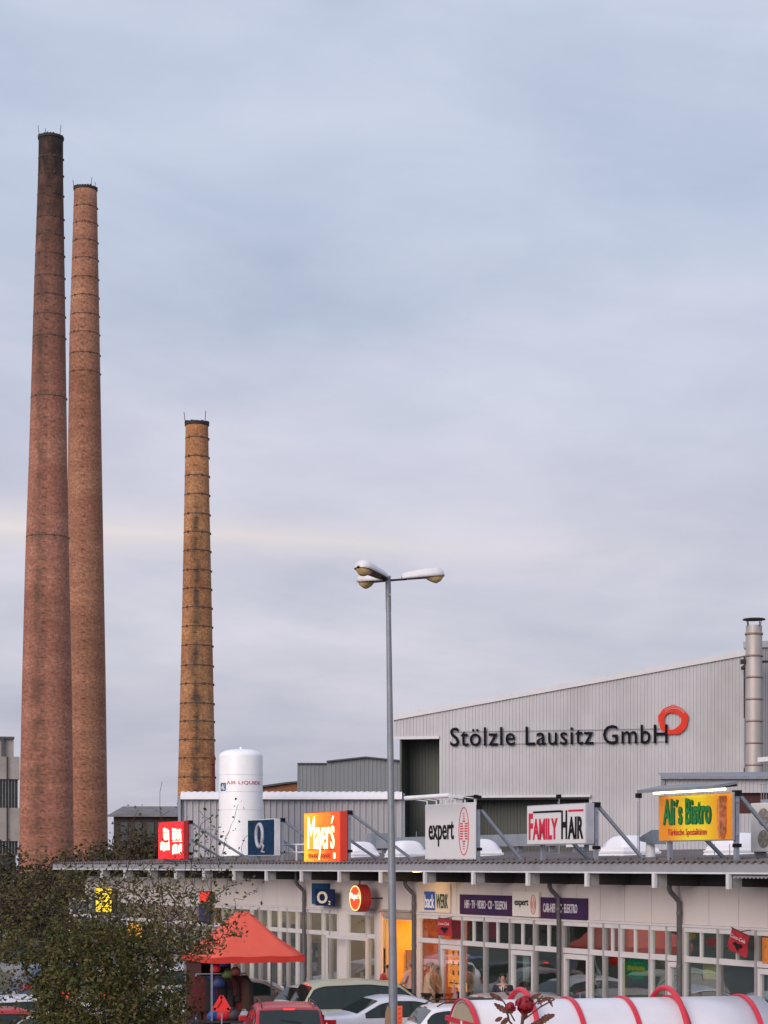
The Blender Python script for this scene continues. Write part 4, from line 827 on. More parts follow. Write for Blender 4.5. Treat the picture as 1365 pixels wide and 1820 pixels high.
s, k = on_roof(860, -7.5); q1, q2 = S(1045, -7.5), S(672, -7.5)
t, off = fthing('ventilation_duct', 'long grey ventilation duct lying across the rear of the shop roof', 'duct', (q1+q2)/2, -7.5, 4.95); b = MB(off); b.box(q1, q2, -7.8, -7.4, 5.22, 5.62); b.build('duct', ductm, t)
for q in np.linspace(q1+.3, q2-.3, 8): b = MB(off); b.box(q-.03, q+.03, -7.7, -7.5, 4.95, 5.22); b.build('support', steelm, t)
b = MB(off); b.box(q2, q2+.5, -8.0, -7.2, 5.15, 5.8); b.build('inlet_hood', ductm, t)
for px, w_, h_, lb in ((1022, .40, .5, 'small pale vent box near the white sign with red capitals'), (622, .34, .3, 'small pale vent box on the roof near the orange sign')):
    s, k = on_roof(px, -6.6); t, off = fthing('roof_vent', lb, 'vent', s, -6.6, 4.95); b = MB(off); b.box(s-w_/2, s+w_/2, -6.8, -6.4, 5.15, 5.15+h_); b.build('box', whitem, t); b = MB(off); b.box(s-w_/2-.04, s+w_/2+.04, -6.84, -6.36, 5.15+h_, 5.19+h_); b.box(s-.06, s+.06, -6.65, -6.55, 4.95, 5.15); b.build('cap', steelm, t)
# hooded extractor
o = -2.0; s, k = on_roof(1158, o); t, off = fthing('extractor_hood', 'grey slanted extractor outlet beside the bistro sign', 'extractor', s, o, 4.76); b = MB(off); w_ = .2
zc = gZ(1488, k*FPX); b.add([(s+.2, o-w_, zc-.10), (s+.2, o+w_, zc-.10), (s-.35, o+w_, zc-.18), (s-.35, o-w_, zc-.18), (s+.3, o-w_, zc-.02), (s+.3, o+w_, zc-.02), (s-.3, o+w_, zc+.18), (s-.3, o-w_, zc+.18)], [(0, 1, 2, 3), (4, 7, 6, 5), (0, 4, 5, 1), (1, 5, 6, 2), (2, 6, 7, 3), (3, 7, 4, 0)]); b.build('hood', M('hood_metal', (.20, .24, .28), .45, .3), t)
b = MB(off); b.lathe([(.13, 4.7), (.11, zc-.1)], 14, (s+.05, o)); b.build('duct', whitem, t)
def floodpole(px, y0, o, label):
    s, k = on_roof(px, o); z1 = gZ(y0, k*FPX); t, off = fthing('flood_lamp', label, 'lamp', s, o, 4.76, 'small floodlights on thin roof poles'); b = MB(off); b.tube([(s-.03, o, 4.78), (s-.03, o, z1)], .016, 6).tube([(s+.04, o, 4.78), (s+.04, o, z1-.1)], .009, 5); b.build('pole', steelm, t)
    b = MB(off); b.box(s-.06, s+.06, o-.06, o+.06, z1-.02, z1+.10); b.build('lamp', blk, t)
floodpole(1135, 1417, -1.6, 'thin roof pole with black lamp between the white and yellow signs')
floodpole(993, 1418, -5.5, 'thin roof pole with black lamp behind the sign with red capitals'); floodpole(846, 1418, -5.5, 'thin roof pole with black lamp behind the sign with the striped oval')
for px, y0, o in ((740, 1478, -5), (778, 1470, -6), (1297, 1500, -3), (1270, 1500, -3)):
    s, k = on_roof(px, o); z1 = gZ(y0, k*FPX); b = MB((s, o, 4.8)); b.tube([(s, o, 4.8), (s, o, z1)], .012, 5); q = b.build('lightning_pin', steelm); q.location = FW(s, o, 4.8); q.rotation_euler = (0, 0, FROT); tag(q, 'thin metal lightning pin standing on the shop roof', 'pin', 'lightning pins on the roof')
# air conditioning unit
o = -1.0; s, k = on_roof(1368, o); Yk = k*FPX; z0, z1 = gZ(1514, Yk), gZ(1427, Yk)
t, off = fthing('air_conditioner', 'white outdoor air conditioning unit with two fans at the right edge', 'air conditioner', s, o, 4.76); b = MB(off); b.box(s-.5, s+.42, o-.18, o+.2, z0, z1); b.build('casing', M('appliance_white', (.72, .70, .68), .45, var=.03), t, .015)
b = MB(off)
for zc in (z0+.28, z0+.76): b.add([(s-.04+.2*math.cos(q), o+.205, zc+.2*math.sin(q)) for q in np.linspace(0, 6.28, 24)[:-1]], [tuple(range(23))]); 
b.build('fan_grille', M('grille', (.25, .24, .22), .6), t)
for zc in (z0+.28, z0+.76):
    for i in range(5):
        q = i*1.2566; b = MB(off); b.add([(s-.04, o+.21, zc), (s-.04+.18*math.cos(q), o+.21, zc+.18*math.sin(q)), (s-.04+.18*math.cos(q+.6), o+.215, zc+.18*math.sin(q+.6))], [(0, 1, 2)]); b.build('fan_blade', M('grille2', (.4, .33, .25), .6), t)
b = MB(off); b.box(s-.5, s-.44, o-.15, o+.15, 4.72, z0).box(s+.3, s+.36, o-.15, o+.15, 4.72, z0); b.build('feet', steelm, t)
b = MB(off)
for i in range(6): b.tube([(s+.3-i*.09, o, z1), (s+.3-i*.09, o, z1+.42)], .008, 4)
b.tube([(s+.35, o, z1+.42), (s-.3, o, z1+.42)], .01, 4).box(s-.3, s+.3, o-.02, o+.02, z1, z1+.08); b.build('cage', steelm, t)
s, k = on_roof(1366, -6); z = gZ(1350, k*FPX); t, off = fthing('floodlight', 'white box floodlight on a mast at the right edge, above the shed roof', 'lamp', s, -6, 4.9); b = MB(off); b.box(s-.3, s+.2, -6.2, -5.8, z-.06, z+.06); b.build('lamp_box', whitem, t); b = MB(off); b.tube([(s-.1, -6, 4.9), (s-.1, -6, z-.06)], .03, 8); b.build('mast', steelm, t)
# white guard rail by the blue sign
t, off = fthing('guard_rail', 'low white guard rail on the roof between the blue and orange signs', 'railing', S(515, 0), 0, 4.7); b = MB(off); a, c = S(545, 0), S(492, 0)
for zz_ in (5.0, 5.25): b.tube([(a, 0, zz_), (c, 0, zz_)], .03, 6)
for q in np.linspace(a, c, 4): b.tube([(q, 0, 4.68), (q, 0, 5.25)], .03, 6)
b.build('rails', whitem, t)
# ------------------------------------------------------------------ lamp post
Yl_ = 30.0; u = Yl_/FPX; zt = gZ(1026, Yl_)
t = thing('street_lamp', 'tall grey lamp post with three white lamp heads in front of the shops', 'street lamp', (gX(700.5, Yl_), Yl_, 0)); xt = gX(690.8, Yl_)-gX(700.5, Yl_)
top_ = Vector((xt*1.12, 0, zt)); at_ = lambda z: Vector((top_.x*(z/zt)**1.4, 0, z))
polem = M('lamp_pole', (.235, .25, .275), .5, .25, var=.10, scale=5, bump=.2)
b = MB(); zz_ = list(np.linspace(0, zt, 14)); b.tube([tuple(at_(z)) for z in zz_], [.082-.046*(z/zt) for z in zz_], 16); b.build('pole', polem, t)
b = MB(); b.tube([tuple(at_(zt-.52)), tuple(at_(zt+.02))], .042, 14); b.box(top_.x-.01, top_.x+.045, -.05, .0, zt-.29, zt-.25); b.build('head_sleeve', polem, t)
shellm = M('lamp_shell', (.74, .72, .74), .4, var=.06, scale=8, dirt=.15); bowlm = glass_mat('lamp_bowl', (.9, .72, .38), 1, .05)
bowlm = M('lamp_bowl_plastic', (.60, .42, .20), .3, var=.1); underm = M('lamp_under', (.16, .10, .075), .6)
for ang, armL, tilt in ((4, .18, 5), (232, .05, 9), (126, .03, 4)):
    a = R(ang); dirv = Vector((math.cos(a), math.sin(a), math.sin(R(tilt)))).normalized(); side = Vector((-math.sin(a), math.cos(a), 0)); up = dirv.cross(side)*1.0
    if up.z < 0: up = -up
    base = Vector((top_.x, 0, zt-.05)); st = base+dirv*(armL+.03)
    ar = MB(); ar.tube([tuple(base), tuple(st+dirv*.08)], .017, 8); arm = ar.build('arm', iron, t)
    L = .66; prof = [(0, .30), (.02, .55), (.10, .70), (.35, .84), (.6, .96), (.8, 1.0), (.92, .84), (.98, .5), (1.0, .15)]
    vs = []; m_ = 14
    for f, g in prof:
        for k in range(m_+1):
            q = math.pi*k/m_; w_ = .14*g**.8; h_ = .15*g
            vs.append(tuple(st+dirv*(f*L)+side*(math.cos(q)*w_)+up*(math.sin(q)**.8*h_ if 0 < k < m_ else 0)))
    fs = [(i*(m_+1)+k, i*(m_+1)+k+1, (i+1)*(m_+1)+k+1, (i+1)*(m_+1)+k) for i in range(len(prof)-1) for k in range(m_)]
    hd = MB().add(vs, fs, True); hd = hd.build('lamp_head', shellm, t); so_ = hd.modifiers.new('s', 'SOLIDIFY'); so_.thickness = .006
    vs = [tuple(st+dirv*(f*L)+side*(s_*.138*g**.8)+up*.006) for f, g in prof for s_ in (-1, 1)]
    MB().add(vs, [(2*i, 2*i+1, 2*i+3, 2*i+2) for i in range(len(prof)-1)]).build('underside', underm, hd)
    vs = []; bp = [(.54, .1), (.62, .5), (.72, .85), (.80, 1.0), (.90, .7), (.97, .15)]
    for f, g in bp:
        for k in range(9): q = math.pi*k/8; vs.append(tuple(st+dirv*(f*L)+side*(math.cos(q)*.112*g**.5)-up*(math.sin(q)*.105*g-.004)))
    MB().add(vs, [(i*9+k, i*9+k+1, (i+1)*9+k+1, (i+1)*9+k) for i in range(5) for k in range(8)], True).build('lens_bowl', bowlm, hd)
b = MB(); b.box(.085, .165, -.09, -.075, gZ(1830, Yl_), gZ(1787, Yl_)); q = tag(b.build('paper_notice', M('notice_orange', (.95, .12, .03), .6, var=.15, scale=14, emis=.0)), 'bright orange paper notice fixed to the foot of the lamp post', 'notice'); q.location = (gX(700.5, Yl_)-.04, Yl_, 0)
b = MB()
for k, z in enumerate(np.linspace(gZ(1818, Yl_), gZ(1793, Yl_), 4)): b.prism([(.10, z), (.145, z+.012), (.145, z+.02), (.10, z+.008)], -.094, -.091)
b.build('scribble', M('notice_ink', (.35, .03, .02), .6), q)
b = MB(); b.prism([(-.16, gZ(1850, Yl_)), (-.055, gZ(1850, Yl_)), (-.055, gZ(1793, Yl_)), (-.10, gZ(1787, Yl_)), (-.135, gZ(1800, Yl_))], -.06, .04); q = tag(b.build('cardboard_sheet', M('cardboard', (.30, .20, .12), .85)), 'curled brown cardboard sheet tied to the left of the lamp post', 'cardboard'); q.location = (gX(700.5, Yl_), Yl_, 0)

# ------------------------------------------------------------------ trolley shelter
Ysh = 34.0; x0 = gX(822, Ysh+.2); sh = thing('trolley_shelter', 'long white barrel-roofed trolley shelter with red hoops', 'shelter', (x0, Ysh, 0), R(13.0))
Rr = 1.1; zc = EYE-(1778-HY)/FPX*Ysh-Rr; Ls = 5.45
def arch(r, n=28, a0=-.0, a1=math.pi): return [(r*math.cos(a), zc+r*math.sin(a)) for a in np.linspace(a0, a1, n)]
pr = [(Rr, .35)]+arch(Rr)+[(-Rr, .35)]
shm = M('opal_panel', (.78, .75, .78), .35, var=.05, scale=1.2, dirt=.12)
b = MB(); b.sheet([[(x, y, z) for y, z in pr] for x in (0, 1, 2, 3, 4, Ls)]); o = b.build('barrel_roof', shm, sh); m_ = o.modifiers.new('s', 'SOLIDIFY'); m_.thickness = .02; m_.offset = -1
hoopm = M('hoop_red', (.62, .025, .05), .38, var=.06)
def hoop(x, r, wx, th, name='hoop', bot=.0):
    p = [(r, bot)]+arch(r)+[(-r, bot)]; vs = []; n = len(p)
    for i, (y, z) in enumerate(p):
        a = math.atan2(z-zc, y) if z > zc else (0 if y > 0 else math.pi); c_, s_ = math.cos(a), math.sin(a)
        for dx, dr in ((-wx/2, 0), (wx/2, 0), (wx/2, th), (-wx/2, th)): vs.append((x+dx, y+c_*dr, z+s_*dr))
    fs = [(4*i+k, 4*i+(k+1) % 4, 4*i+4+(k+1) % 4, 4*i+4+k) for i in range(n-1) for k in range(4)]
    return MB().add(vs, fs).build(name, hoopm, sh, .008)
for x in (0.02, 1.90, 2.90, 3.80, Ls-.32): hoop(x, Rr+.003, .09, .035)
for x in (1.05, 3.72):
    b = MB(); rr = Rr+.17; b.tube([(x, rr*math.cos(a)*.93, zc+.0+rr*math.sin(a)) for a in np.linspace(.12, math.pi-.12, 24)], .05, 10); b.tube([(x, rr*.92, zc+.2), (x, rr*.92, 0)], .05, 8); b.tube([(x, -rr*.92, zc+.2), (x, -rr*.92, 0)], .05, 8); b.build('lifting_hoop', hoopm, sh)
b = MB(); n = 20; ys = arch(Rr-.05, n); b.add([(0, y, z) for y, z in ys]+[(.012, y, z) for y, z in ys], [tuple(range(n)), tuple(range(2*n-1, n-1, -1))]); b.build('end_panel', M('end_panel_beige', (.42, .36, .24), .6, var=.05), sh)
b = MB(); b.box(-.03, .03, -Rr, Rr, zc+Rr-.42, zc+Rr-.34).box(-.03, .03, -Rr, Rr, zc-.04, zc+.04); b.build('cross_bar', hoopm, sh)
b = MB(); b.box(-.04, -.031, -.07, .03, zc+Rr-.41, zc+Rr-.35); b.build('white_tag', wpaint, sh)
b = MB()
for y in (-Rr, Rr): b.box(0, Ls, y-.03, y+.03, .3, .36)
b.build('bottom_rail', hoopm, sh)

# ------------------------------------------------------------------ market tent and stall
Yt_ = 52.0; u = Yt_/FPX; xc_ = gX(431, Yt_); tn = thing('market_tent', 'orange-red pyramid market tent in front of the shop windows', 'tent', (xc_, Yt_, 0), R(22))
hw = 1.28; ze = gZ(1697, Yt_-.3); za = gZ(1621, Yt_); clothm = M('tent_red', (.72, .105, .065), .75, var=.05, scale=1.5, bump=.25, bscale=3)
b = MB(); val = MB(); n = 10
for sd in range(4):
    a = sd*math.pi/2; c_, s_ = math.cos(a), math.sin(a); rows = []
    for j in range(n+1):
        f = .10+(1-.10)*j/n; z = za+(ze-za)*(f-.1)/.9-.10*math.sin(math.pi*j/n)*.7; row = []
        for i in range(9): q = (-1+2*i/8)*hw*f; x, y = q, -hw*f; row.append((x*c_-y*s_, x*s_+y*c_, z+(.012*math.sin(i*2.1+j))))
        rows.append(row)
    row = [(x, y, z-.02) for x, y, z in rows[n]]; rows.append(row); vrows = []
    for dz in (.0, .155): row = [(x*1.005, y*1.005, z-dz-.02*abs(math.sin(k*.9+sd))*(dz > 0)) for k, (x, y, z) in enumerate(rows[n])]; vrows.append(row)
    b.sheet(rows); val.sheet(vrows)
b.add([(-.128, -.128, za), (.128, -.128, za), (.128, .128, za), (-.128, .128, za)], [(0, 1, 2, 3)]); o = b.build('canopy', clothm, tn); m_ = o.modifiers.new('s', 'SOLIDIFY'); m_.thickness = .008
val.build('valance', M('valance_backlit_red', (.60, .035, .025), .8, var=.1, bump=.2), tn)  # same cloth as the canopy; deeper red imitates light coming through it
MB().box(-hw+.1, .05, hw-.09, hw-.08, .05, ze).build('added_shade_rear', M('added_shade_maroon', (.06, .012, .012), .9, var=.4), tn); MB().box(-hw+.08, -hw+.09, -.2, hw-.1, .05, ze).build('added_shade_side', M('added_shade_maroon', 0), tn)  # dark sheets added at rear and side to darken the space inside
for sx, sy in ((-1, -1), (1, -1), (1, 1), (-1, 1)): MB().box(sx*(hw-.06)-.02, sx*(hw-.06)+.02, sy*(hw-.06)-.02, sy*(hw-.06)+.02, 0, ze).build('leg', steelm, tn)
b = MB()
for sx, sy in ((-1, -1), (1, -1), (1, 1), (-1, 1)): b.bar((sx*(hw-.06), sy*(hw-.06), ze), (0, 0, za-.05), .03)
b.build('rafters', steelm, tn)
# second tent on the car park, mirrored in the shop glass
tt = thing('market_tent', 'bigger orange-red tent mirrored in the shop windows, itself behind the tree', 'tent', (-13.9, 58.5, 0), R(22))
for ch in tn.children: c2 = ch.copy(); C.objects.link(c2); c2.parent = tt
tt.scale = (1.5, 1.5, 1.25)
# clothes rack and goods under the tent
rk = thing('clothes_rail', 'clothes rail of dark and coloured goods under the orange-red tent', 'clothes rail', (gX(397, 51.5), 51.5, 0), R(15)); b = MB()
b.tube([(-.72, 0, 1.75), (.62, 0, 1.75)], .02, 6)
for x in (-.72, .62): b.tube([(x, 0, 0), (x, 0, 1.75)], .02, 6).tube([(x, -.3, .03), (x, .3, .03)], .02, 6)
b.build('frame', steelm, rk)
gcols = [('dark red', (.08, .008, .010)), ('black', (.012, .010, .012)), ('blue', (.008, .018, .09)), ('dark red', (.08, .008, .010)), ('black', (.012, .010, .012)), ('dark green', (.012, .03, .015)), ('black', (.012, .010, .012)), ('dark red', (.08, .008, .010)), ('black', (.02, .018, .02)), ('dark red', (.08, .008, .010)), ('brown', (.05, .025, .018)), ('black', (.02, .018, .02))]
rnd = random.Random(11)
for i, (cn, cc) in enumerate(gcols):
    x = -.66+i*.11; L = rnd.uniform(.5, 1.4); b = MB(); w_ = rnd.uniform(.2, .32); rows = []
    for j in range(7):
        f = j/6; ww = w_*(.35+.65*min(1, f*5))*(1+.12*f); th = .035+.05*f
        rows.append([(th*math.cos(q)*(1+.25*math.sin(3*q+i)), ww*math.sin(q), 1.72-.02-f*L) for q in np.linspace(0, 6.2832, 15)])
    b.sheet(rows); b.tube([(0, 0, 1.76), (0, 0, 1.68)], .008, 4)
    side = b.build('garment', M('garment_'+cn.replace(' ', '_'), cc, .9, var=.3, scale=6))
    p_ = rk.location+Matrix.Rotation(R(15), 3, 'Z') @ Vector((x, 0, 0)); side.location = p_; side.rotation_euler = (0, 0, R(15+rnd.uniform(50, 80)))
    tag(side, cn+' garment hanging from the rail under the orange-red tent', 'garment', 'garments on the rail under the tent')
def bag(px, py, Y, sz, col, label, name='sports_bag'):
    p = P(px, py, Y); b = MB(); b.ball((0, 0, 0), sz, 12, 8, (.85, .5, .95)); b.v = [(x*(1.25-.5*z/sz*.5)+.02*math.sin(9*z), y, max(z, -sz*.75)) for x, y, z in b.v]; b.tube([(-sz*.5, 0, sz*.6), (-sz*.2, 0, sz*1.15), (sz*.2, 0, sz*1.15), (sz*.5, 0, sz*.6)], sz*.07, 5); o = b.build(name, M('bag_'+label.split()[0], col, .6, var=.2, scale=8)); o.location = p; return tag(o, label, 'bag')
tb = thing('stall_table', 'low dark table under the orange-red tent', 'table', (gX(405, 50.6), 50.6, 0), R(10)); b = MB(); b.box(-1.0, 1.0, -.35, .35, .56, .6); b.build('table_top', M('table_dark', (.03, .025, .03), .8), tb)
for sx in (-.95, .95):
    for sy in (-.3, .3): MB().box(sx-.02, sx+.02, sy-.02, sy+.02, 0, .56).build('leg', steelm, tb)
zt_ = .6
for px, s_, cc, lb in ((380, .17, (.02, .08, .35), 'blue bag on the stall table, left of the red one'), (396, .2, (.5, .01, .02), 'red bag in the middle of the stall table'), (416, .17, (.03, .02, .03), 'black bag on the stall table'), (434, .15, (.35, .35, .4), 'grey bag at the right end of the stall table')):
    o = bag(px, 1790, 50.6, s_, cc, lb); o.location.z = zt_+s_*.75
t = thing('bucket_stand', 'red warning triangle standing before the stall', 'triangle', (gX(394, 49.2), 49.2, 0)); b = MB()
for q0, q1 in (((-.2, .98), (.2, .98)), ((.2, .98), (0, 1.32)), ((0, 1.32), (-.2, .98))): b.bar((q0[0], 0, q0[1]), (q1[0], 0, q1[1]), .09)
b.prism([(-.15, 1.0), (.15, 1.0), (0, 1.25)], .01, .02); b.build('triangle', M('triangle_red', (.7, .02, .02), .5), t); t.name = 'warning_triangle'
MB().bar((0, .02, 1.0), (0, .02, 0), .03).build('stand', steelm, t)

for px, py, s_, cc, lb in ((383, 1722, .13, (.22, .012, .012), 'red bag hung at the left of the stall, under the tent edge'), (398, 1712, .12, (.012, .03, .14), 'blue bag hung highest at the stall'), (404, 1732, .13, (.06, .10, .02), 'green bag hung in the middle of the stall'), (418, 1727, .14, (.12, .02, .01), 'rust-red bag hung right of the green one'), (388, 1748, .17, (.01, .02, .10), 'large blue bag hung low at the stall')):
    bag(px, py, 51.0, s_, cc, lb, 'hanging_bag')
    p_ = P(px, py, 51.0)
# ------------------------------------------------------------------ cars
def car(label, loc, rot, col, kind='estate', scale=1.0, lights=False, group='parked cars', roofbars=False, brake=False, metal=.0, window=(.03, .04, .04)):
    """x forward, y left, z up; side profile lofted with tumblehome"""
    if kind == 'sedan': L, top, W = 4.3, [(0, .62), (.03, .86), (.12, .98), (.75, 1.03), (1.40, 1.36), (1.75, 1.425), (2.3, 1.41), (2.65, 1.34), (3.25, .98), (4.0, .84), (4.22, .70), (4.3, .50)], .86
    elif kind == 'van': L, top, W = 4.4, [(0, .60), (.03, .95), (.10, 1.10), (.42, 1.66), (.7, 1.73), (1.8, 1.76), (2.6, 1.68), (3.35, 1.10), (4.1, .92), (4.32, .72), (4.4, .5)], .88
    elif kind == 'hatch': L, top, W = 3.9, [(0, .60), (.03, .90), (.12, 1.02), (.50, 1.38), (.8, 1.44), (1.6, 1.47), (2.2, 1.38), (2.85, 1.0), (3.6, .86), (3.84, .68), (3.9, .5)], .82
    else: L, top, W = 4.4, [(0, .60), (.03, .90), (.10, 1.02), (.42, 1.40), (.7, 1.45), (1.8, 1.47), (2.4, 1.38), (3.05, 1.0), (3.95, .86), (4.25, .70), (4.4, .5)], .85
    belt = {'van': 1.08, 'sedan': .94, 'hatch': .95, 'estate': .96}[kind]
    zt = max(z for x, z in top); tx = np.array([p[0] for p in top]); tz = np.array([p[1] for p in top])
    def T(x):
        return float(np.mean([np.interp(x+d, tx, tz) for d in (-.05, -.025, 0, .025, .05)])) if .08 < x < L-.08 else float(np.interp(x, tx, tz))
    def wx(x): e = min(x, L-x); return W*(1-.16*max(0, 1-e/.55)**2.2)
    def wz(x, z):
        w = wx(x)
        if z < .35: return w*(.93+.2*(z-.0)/1.0)
        if z <= belt: return w*(1-.02*((z-.6)/.35)**2)
        return w*(.98)-(z-belt)*.30
    xs = [0, .02, .05, .1, .16, .25]+list(np.linspace(.35, L-.3, 34))+[L-.2, L-.1, L-.04, L]
    rows = []
    for x in xs:
        t_ = T(x); sec = []; zs = [.22, .32, .45, .6, .75]
        b_ = min(belt, t_-.05); zs = [z for z in zs]; zs = list(np.clip(zs, 0, b_))+[b_]
        up = max(0, t_-.10-b_)
        for z in zs: sec.append((wz(x, z), z))
        for f in (.33, .66, 1): z = b_+up*f; sec.append((wz(x, z) if up > .01 else wz(x, b_)-.01*f, z+(0 if up > .01 else .012*f)))
        we = sec[-1][0]; sec += [(we-.03, t_-.045), (we-.09, t_-.015), (we*.6, t_+.0), (0, t_+.012)]
        rows.append([(x, w, z) for w, z in sec]+[(x, -w, z) for w, z in sec[-2::-1]])
    t = thing('parked_car', label, 'car', loc, rot, group); t.scale = (scale,)*3
    k = len(rows[0]); body = MB(); body.sheet(rows); body.add(rows[0], [tuple(range(k))]).add(rows[-1], [tuple(range(k))[::-1]]); body.sheet([[r[0], r[-1]] for r in rows])
    body.v = [(x-L/2, y, z) for x, y, z in body.v]
    pm = M('car_paint_%s' % '_'.join('%02d' % int(c*99) for c in col), col, .28, metal, var=.03, scale=1.5, spec=.6, dirt=.08); body.build('body', pm, t)
    gm = M('car_glass_dark', (.014, .024, .022), .08, var=.2, spec=.5); blk_ = M('car_trim', (.015, .015, .016), .45)
    # side windows
    segs = {'sedan': [(1.0, 1.42), (1.47, 2.15), (2.22, 3.05)], 'van': [(.32, 1.15), (1.22, 2.0), (2.07, 3.1)], 'hatch': [(.4, 1.2), (1.27, 2.6)], 'estate': [(.3, .98), (1.05, 1.75), (1.82, 2.8)]}[kind]
    for sd, nm in ((1, 'side_window'), (-1, 'side_window')):
        pil = [(segs[i][1]+segs[i+1][0])/2 for i in range(len(segs)-1)]
        for xp in pil:
            z1_ = T(xp)-.115; MB().add([(xp-.045-L/2, sd*(wz(xp, belt)+.010), belt+.01), (xp+.045-L/2, sd*(wz(xp, belt)+.010), belt+.01), (xp+.045-L/2, sd*(wz(xp, z1_)+.010), z1_), (xp-.045-L/2, sd*(wz(xp, z1_)+.010), z1_)], [(0, 1, 2, 3)]).build('window_pillar', blk_, t)
        for xa_, xb_ in [(segs[0][0], segs[-1][1])]:
            xx = [x for x in np.linspace(xa_, xb_, 28) if T(x)-.12 > belt+.03]
            if len(xx) < 3: continue
            g = [[(x-L/2, sd*(wz(x, z)+.006), z) for z in np.linspace(belt+.02, T(x)-.115, 5)] for x in xx]
            MB().sheet(g).build(nm, gm, t)
            lo = [(x-L/2, sd*(wz(x, belt)+.008), belt+.012) for x in xx]; hi = [(x-L/2, sd*(wz(x, T(x)-.11)+.008), T(x)-.108) for x in xx]
            MB().tube(lo+hi[::-1]+[lo[0]], .011, 4, False).build('window_seal', blk_, t)
    # windscreen and rear glass
    def glass(x0_, x1_, nm):
        g = []
        for x in np.linspace(x0_, x1_, 8):
            z = T(x)+.010; dzx = (T(x+.02)-T(x-.02))/.04; nx, nz_ = -dzx, 1; ln = math.hypot(nx, nz_); w = wz(x, max(belt, T(x)-.1))-.085
            g.append([(x-L/2+nx/ln*.006, w*f, z+nz_/ln*.004-.012*f*f) for f in (-1, -.6, -.2, .2, .6, 1)])
        return MB().sheet(g).build(nm, gm, t)
    pr = {'sedan': ((.80, 1.36), (2.70, 3.2)), 'van': ((.13, .40), (2.68, 3.28)), 'hatch': ((.15, .48), (2.28, 2.8)), 'estate': ((.13, .40), (2.48, 3.0))}[kind]
    rg = glass(*pr[0], 'rear_window'); glass(*pr[1], 'windscreen')
    x_ = pr[0][0]+.03; MB().tube([(x_-L/2-.02, -.25, T(x_)+.03), (x_-L/2+.03, .2, T(x_)+.10)], .01, 4).build('rear_wiper', blk_, t)
    # lamps
    tl = M('tail_lamp', (.45, .012, .015), .2, var=.15, scale=12); tlit = M('tail_lamp_lit', (1, .03, .01), .3, var=0, emis=3.0)
    for sd in (1, -1):
        g = []; zz0, zz1 = (.70, .92) if kind != 'van' else (.75, 1.15)
        for f in np.linspace(0, 1, 5):
            g.append([(max(.0, .26*(1-f)-.0)-L/2-(.012 if f > .8 else 0), sd*(wz(max(.0, .26*(1-f)), z)+.006 if f < .8 else wz(0, z)-.02-.18*(f-.8)/.2), z) for z in np.linspace(zz0, zz1, 4)])
        MB().sheet(g).build('tail_light', tlit if lights else tl, t)
        p0 = (L-.10-L/2, sd*wx(L-.1)*.72, .62); MB().ball(p0, .12, 10, 6, (.7, 1.3, .7)).build('headlight', M('headlamp', (.75, .75, .72), .15, var=0), t)
        MB().box(L*.62-L/2-.05, L*.62-L/2+.08, sd*(wz(L*.62, belt)-.02), sd*(wz(L*.62, belt)+.17), belt+.0, belt+.13).build('wing_mirror', pm, t, .02)
        MB().box(L*.36-L/2, L*.36-L/2+.14, sd*(wz(L*.36, .82)-.005), sd*(wz(L*.36, .82)+.022), .80, .83).build('door_handle', blk_, t)
    if lights or kind in ('estate', 'van'): MB().box(pr[0][1]-L/2-.0, pr[0][1]-L/2+.03, -.12, .12, T(pr[0][1])+.0, T(pr[0][1])+.035).build('brake_light', tlit if (lights or brake) else tl, t)
    if roofbars:
        for sd in (1, -1): yb = sd*(wz(1.2, T(1.2)-.1)-.12); MB().tube([(.55-L/2, yb, zt-.03), (.7-L/2, yb, zt+.05), (2.2-L/2, yb, zt+.05), (2.35-L/2, yb, zt-.06)], .016, 6).build('roof_bar', blk_, t)
    MB().box(-.06-L/2, .02-L/2, -.26, .26, .5, .61).build('number_plate', M('plate_white', (.7, .7, .68), .5), t)
    for xw in (.78, L-.82):
        for sd in (1, -1):
            prof = [(.21, -.09), (.29, -.10), (.31, -.06), (.31, .06), (.29, .10), (.21, .09)]; b = MB(); vs = []; n = 24
            for r_, y_ in prof:
                for q in range(n): a_ = 6.2832*q/n; vs.append((xw-L/2+r_*math.cos(a_), sd*(wx(xw)-.10)+y_, .31+r_*math.sin(a_)))
            fs = [(i*n+q, i*n+(q+1) % n, (i+1)*n+(q+1) % n, (i+1)*n+q) for i in range(5) for q in range(n)]
            wo = b.add(vs, fs, True).build('wheel', M('tyre', (.02, .02, .02), .85), t)
            b = MB(); vs = [(xw-L/2+.21*math.cos(6.2832*q/n), sd*(wx(xw)-.10+.07), .31+.21*math.sin(6.2832*q/n)) for q in range(n)]; b.add(vs, [tuple(range(n))]); b.ball((xw-L/2, sd*(wx(xw)-.02), .31), .06, 8, 4); b.build('rim', M('rim', (.4, .4, .42), .35, .6), wo)
    return t
F27 = math.atan2(-NN.y, -NN.x)
def carpos(px, Y, rot, L, end='rear'):
    """world centre of a car whose rear end sits at pixel column px at depth Y"""
    f = L/2 if end == 'rear' else -L/2; return (gX(px, Y)+math.cos(rot)*f, Y+math.sin(rot)*f, 0)
red_ = (.42, .018, .028); r = R(97)
car('small red estate seen from behind beside the silver saloon', carpos(516, 43.3, r, 4.4), r, red_, 'estate', roofbars=True, brake=True)
r = R(20); car('silver saloon partly hidden by the lamp post', carpos(560, 47.4, r, 4.3), r, (.62, .63, .70), 'sedan', metal=.05)
r = R(15); car('pale green-beige people carrier behind the silver saloon', carpos(516, 48.6, r, 4.4), r, (.38, .39, .28), 'van', metal=.05, brake=True)
r = R(11); car('white estate car with roof bars right of the lamp post', carpos(724, 44.3, r, 4.4), r, (.74, .74, .77), 'estate', roofbars=True)
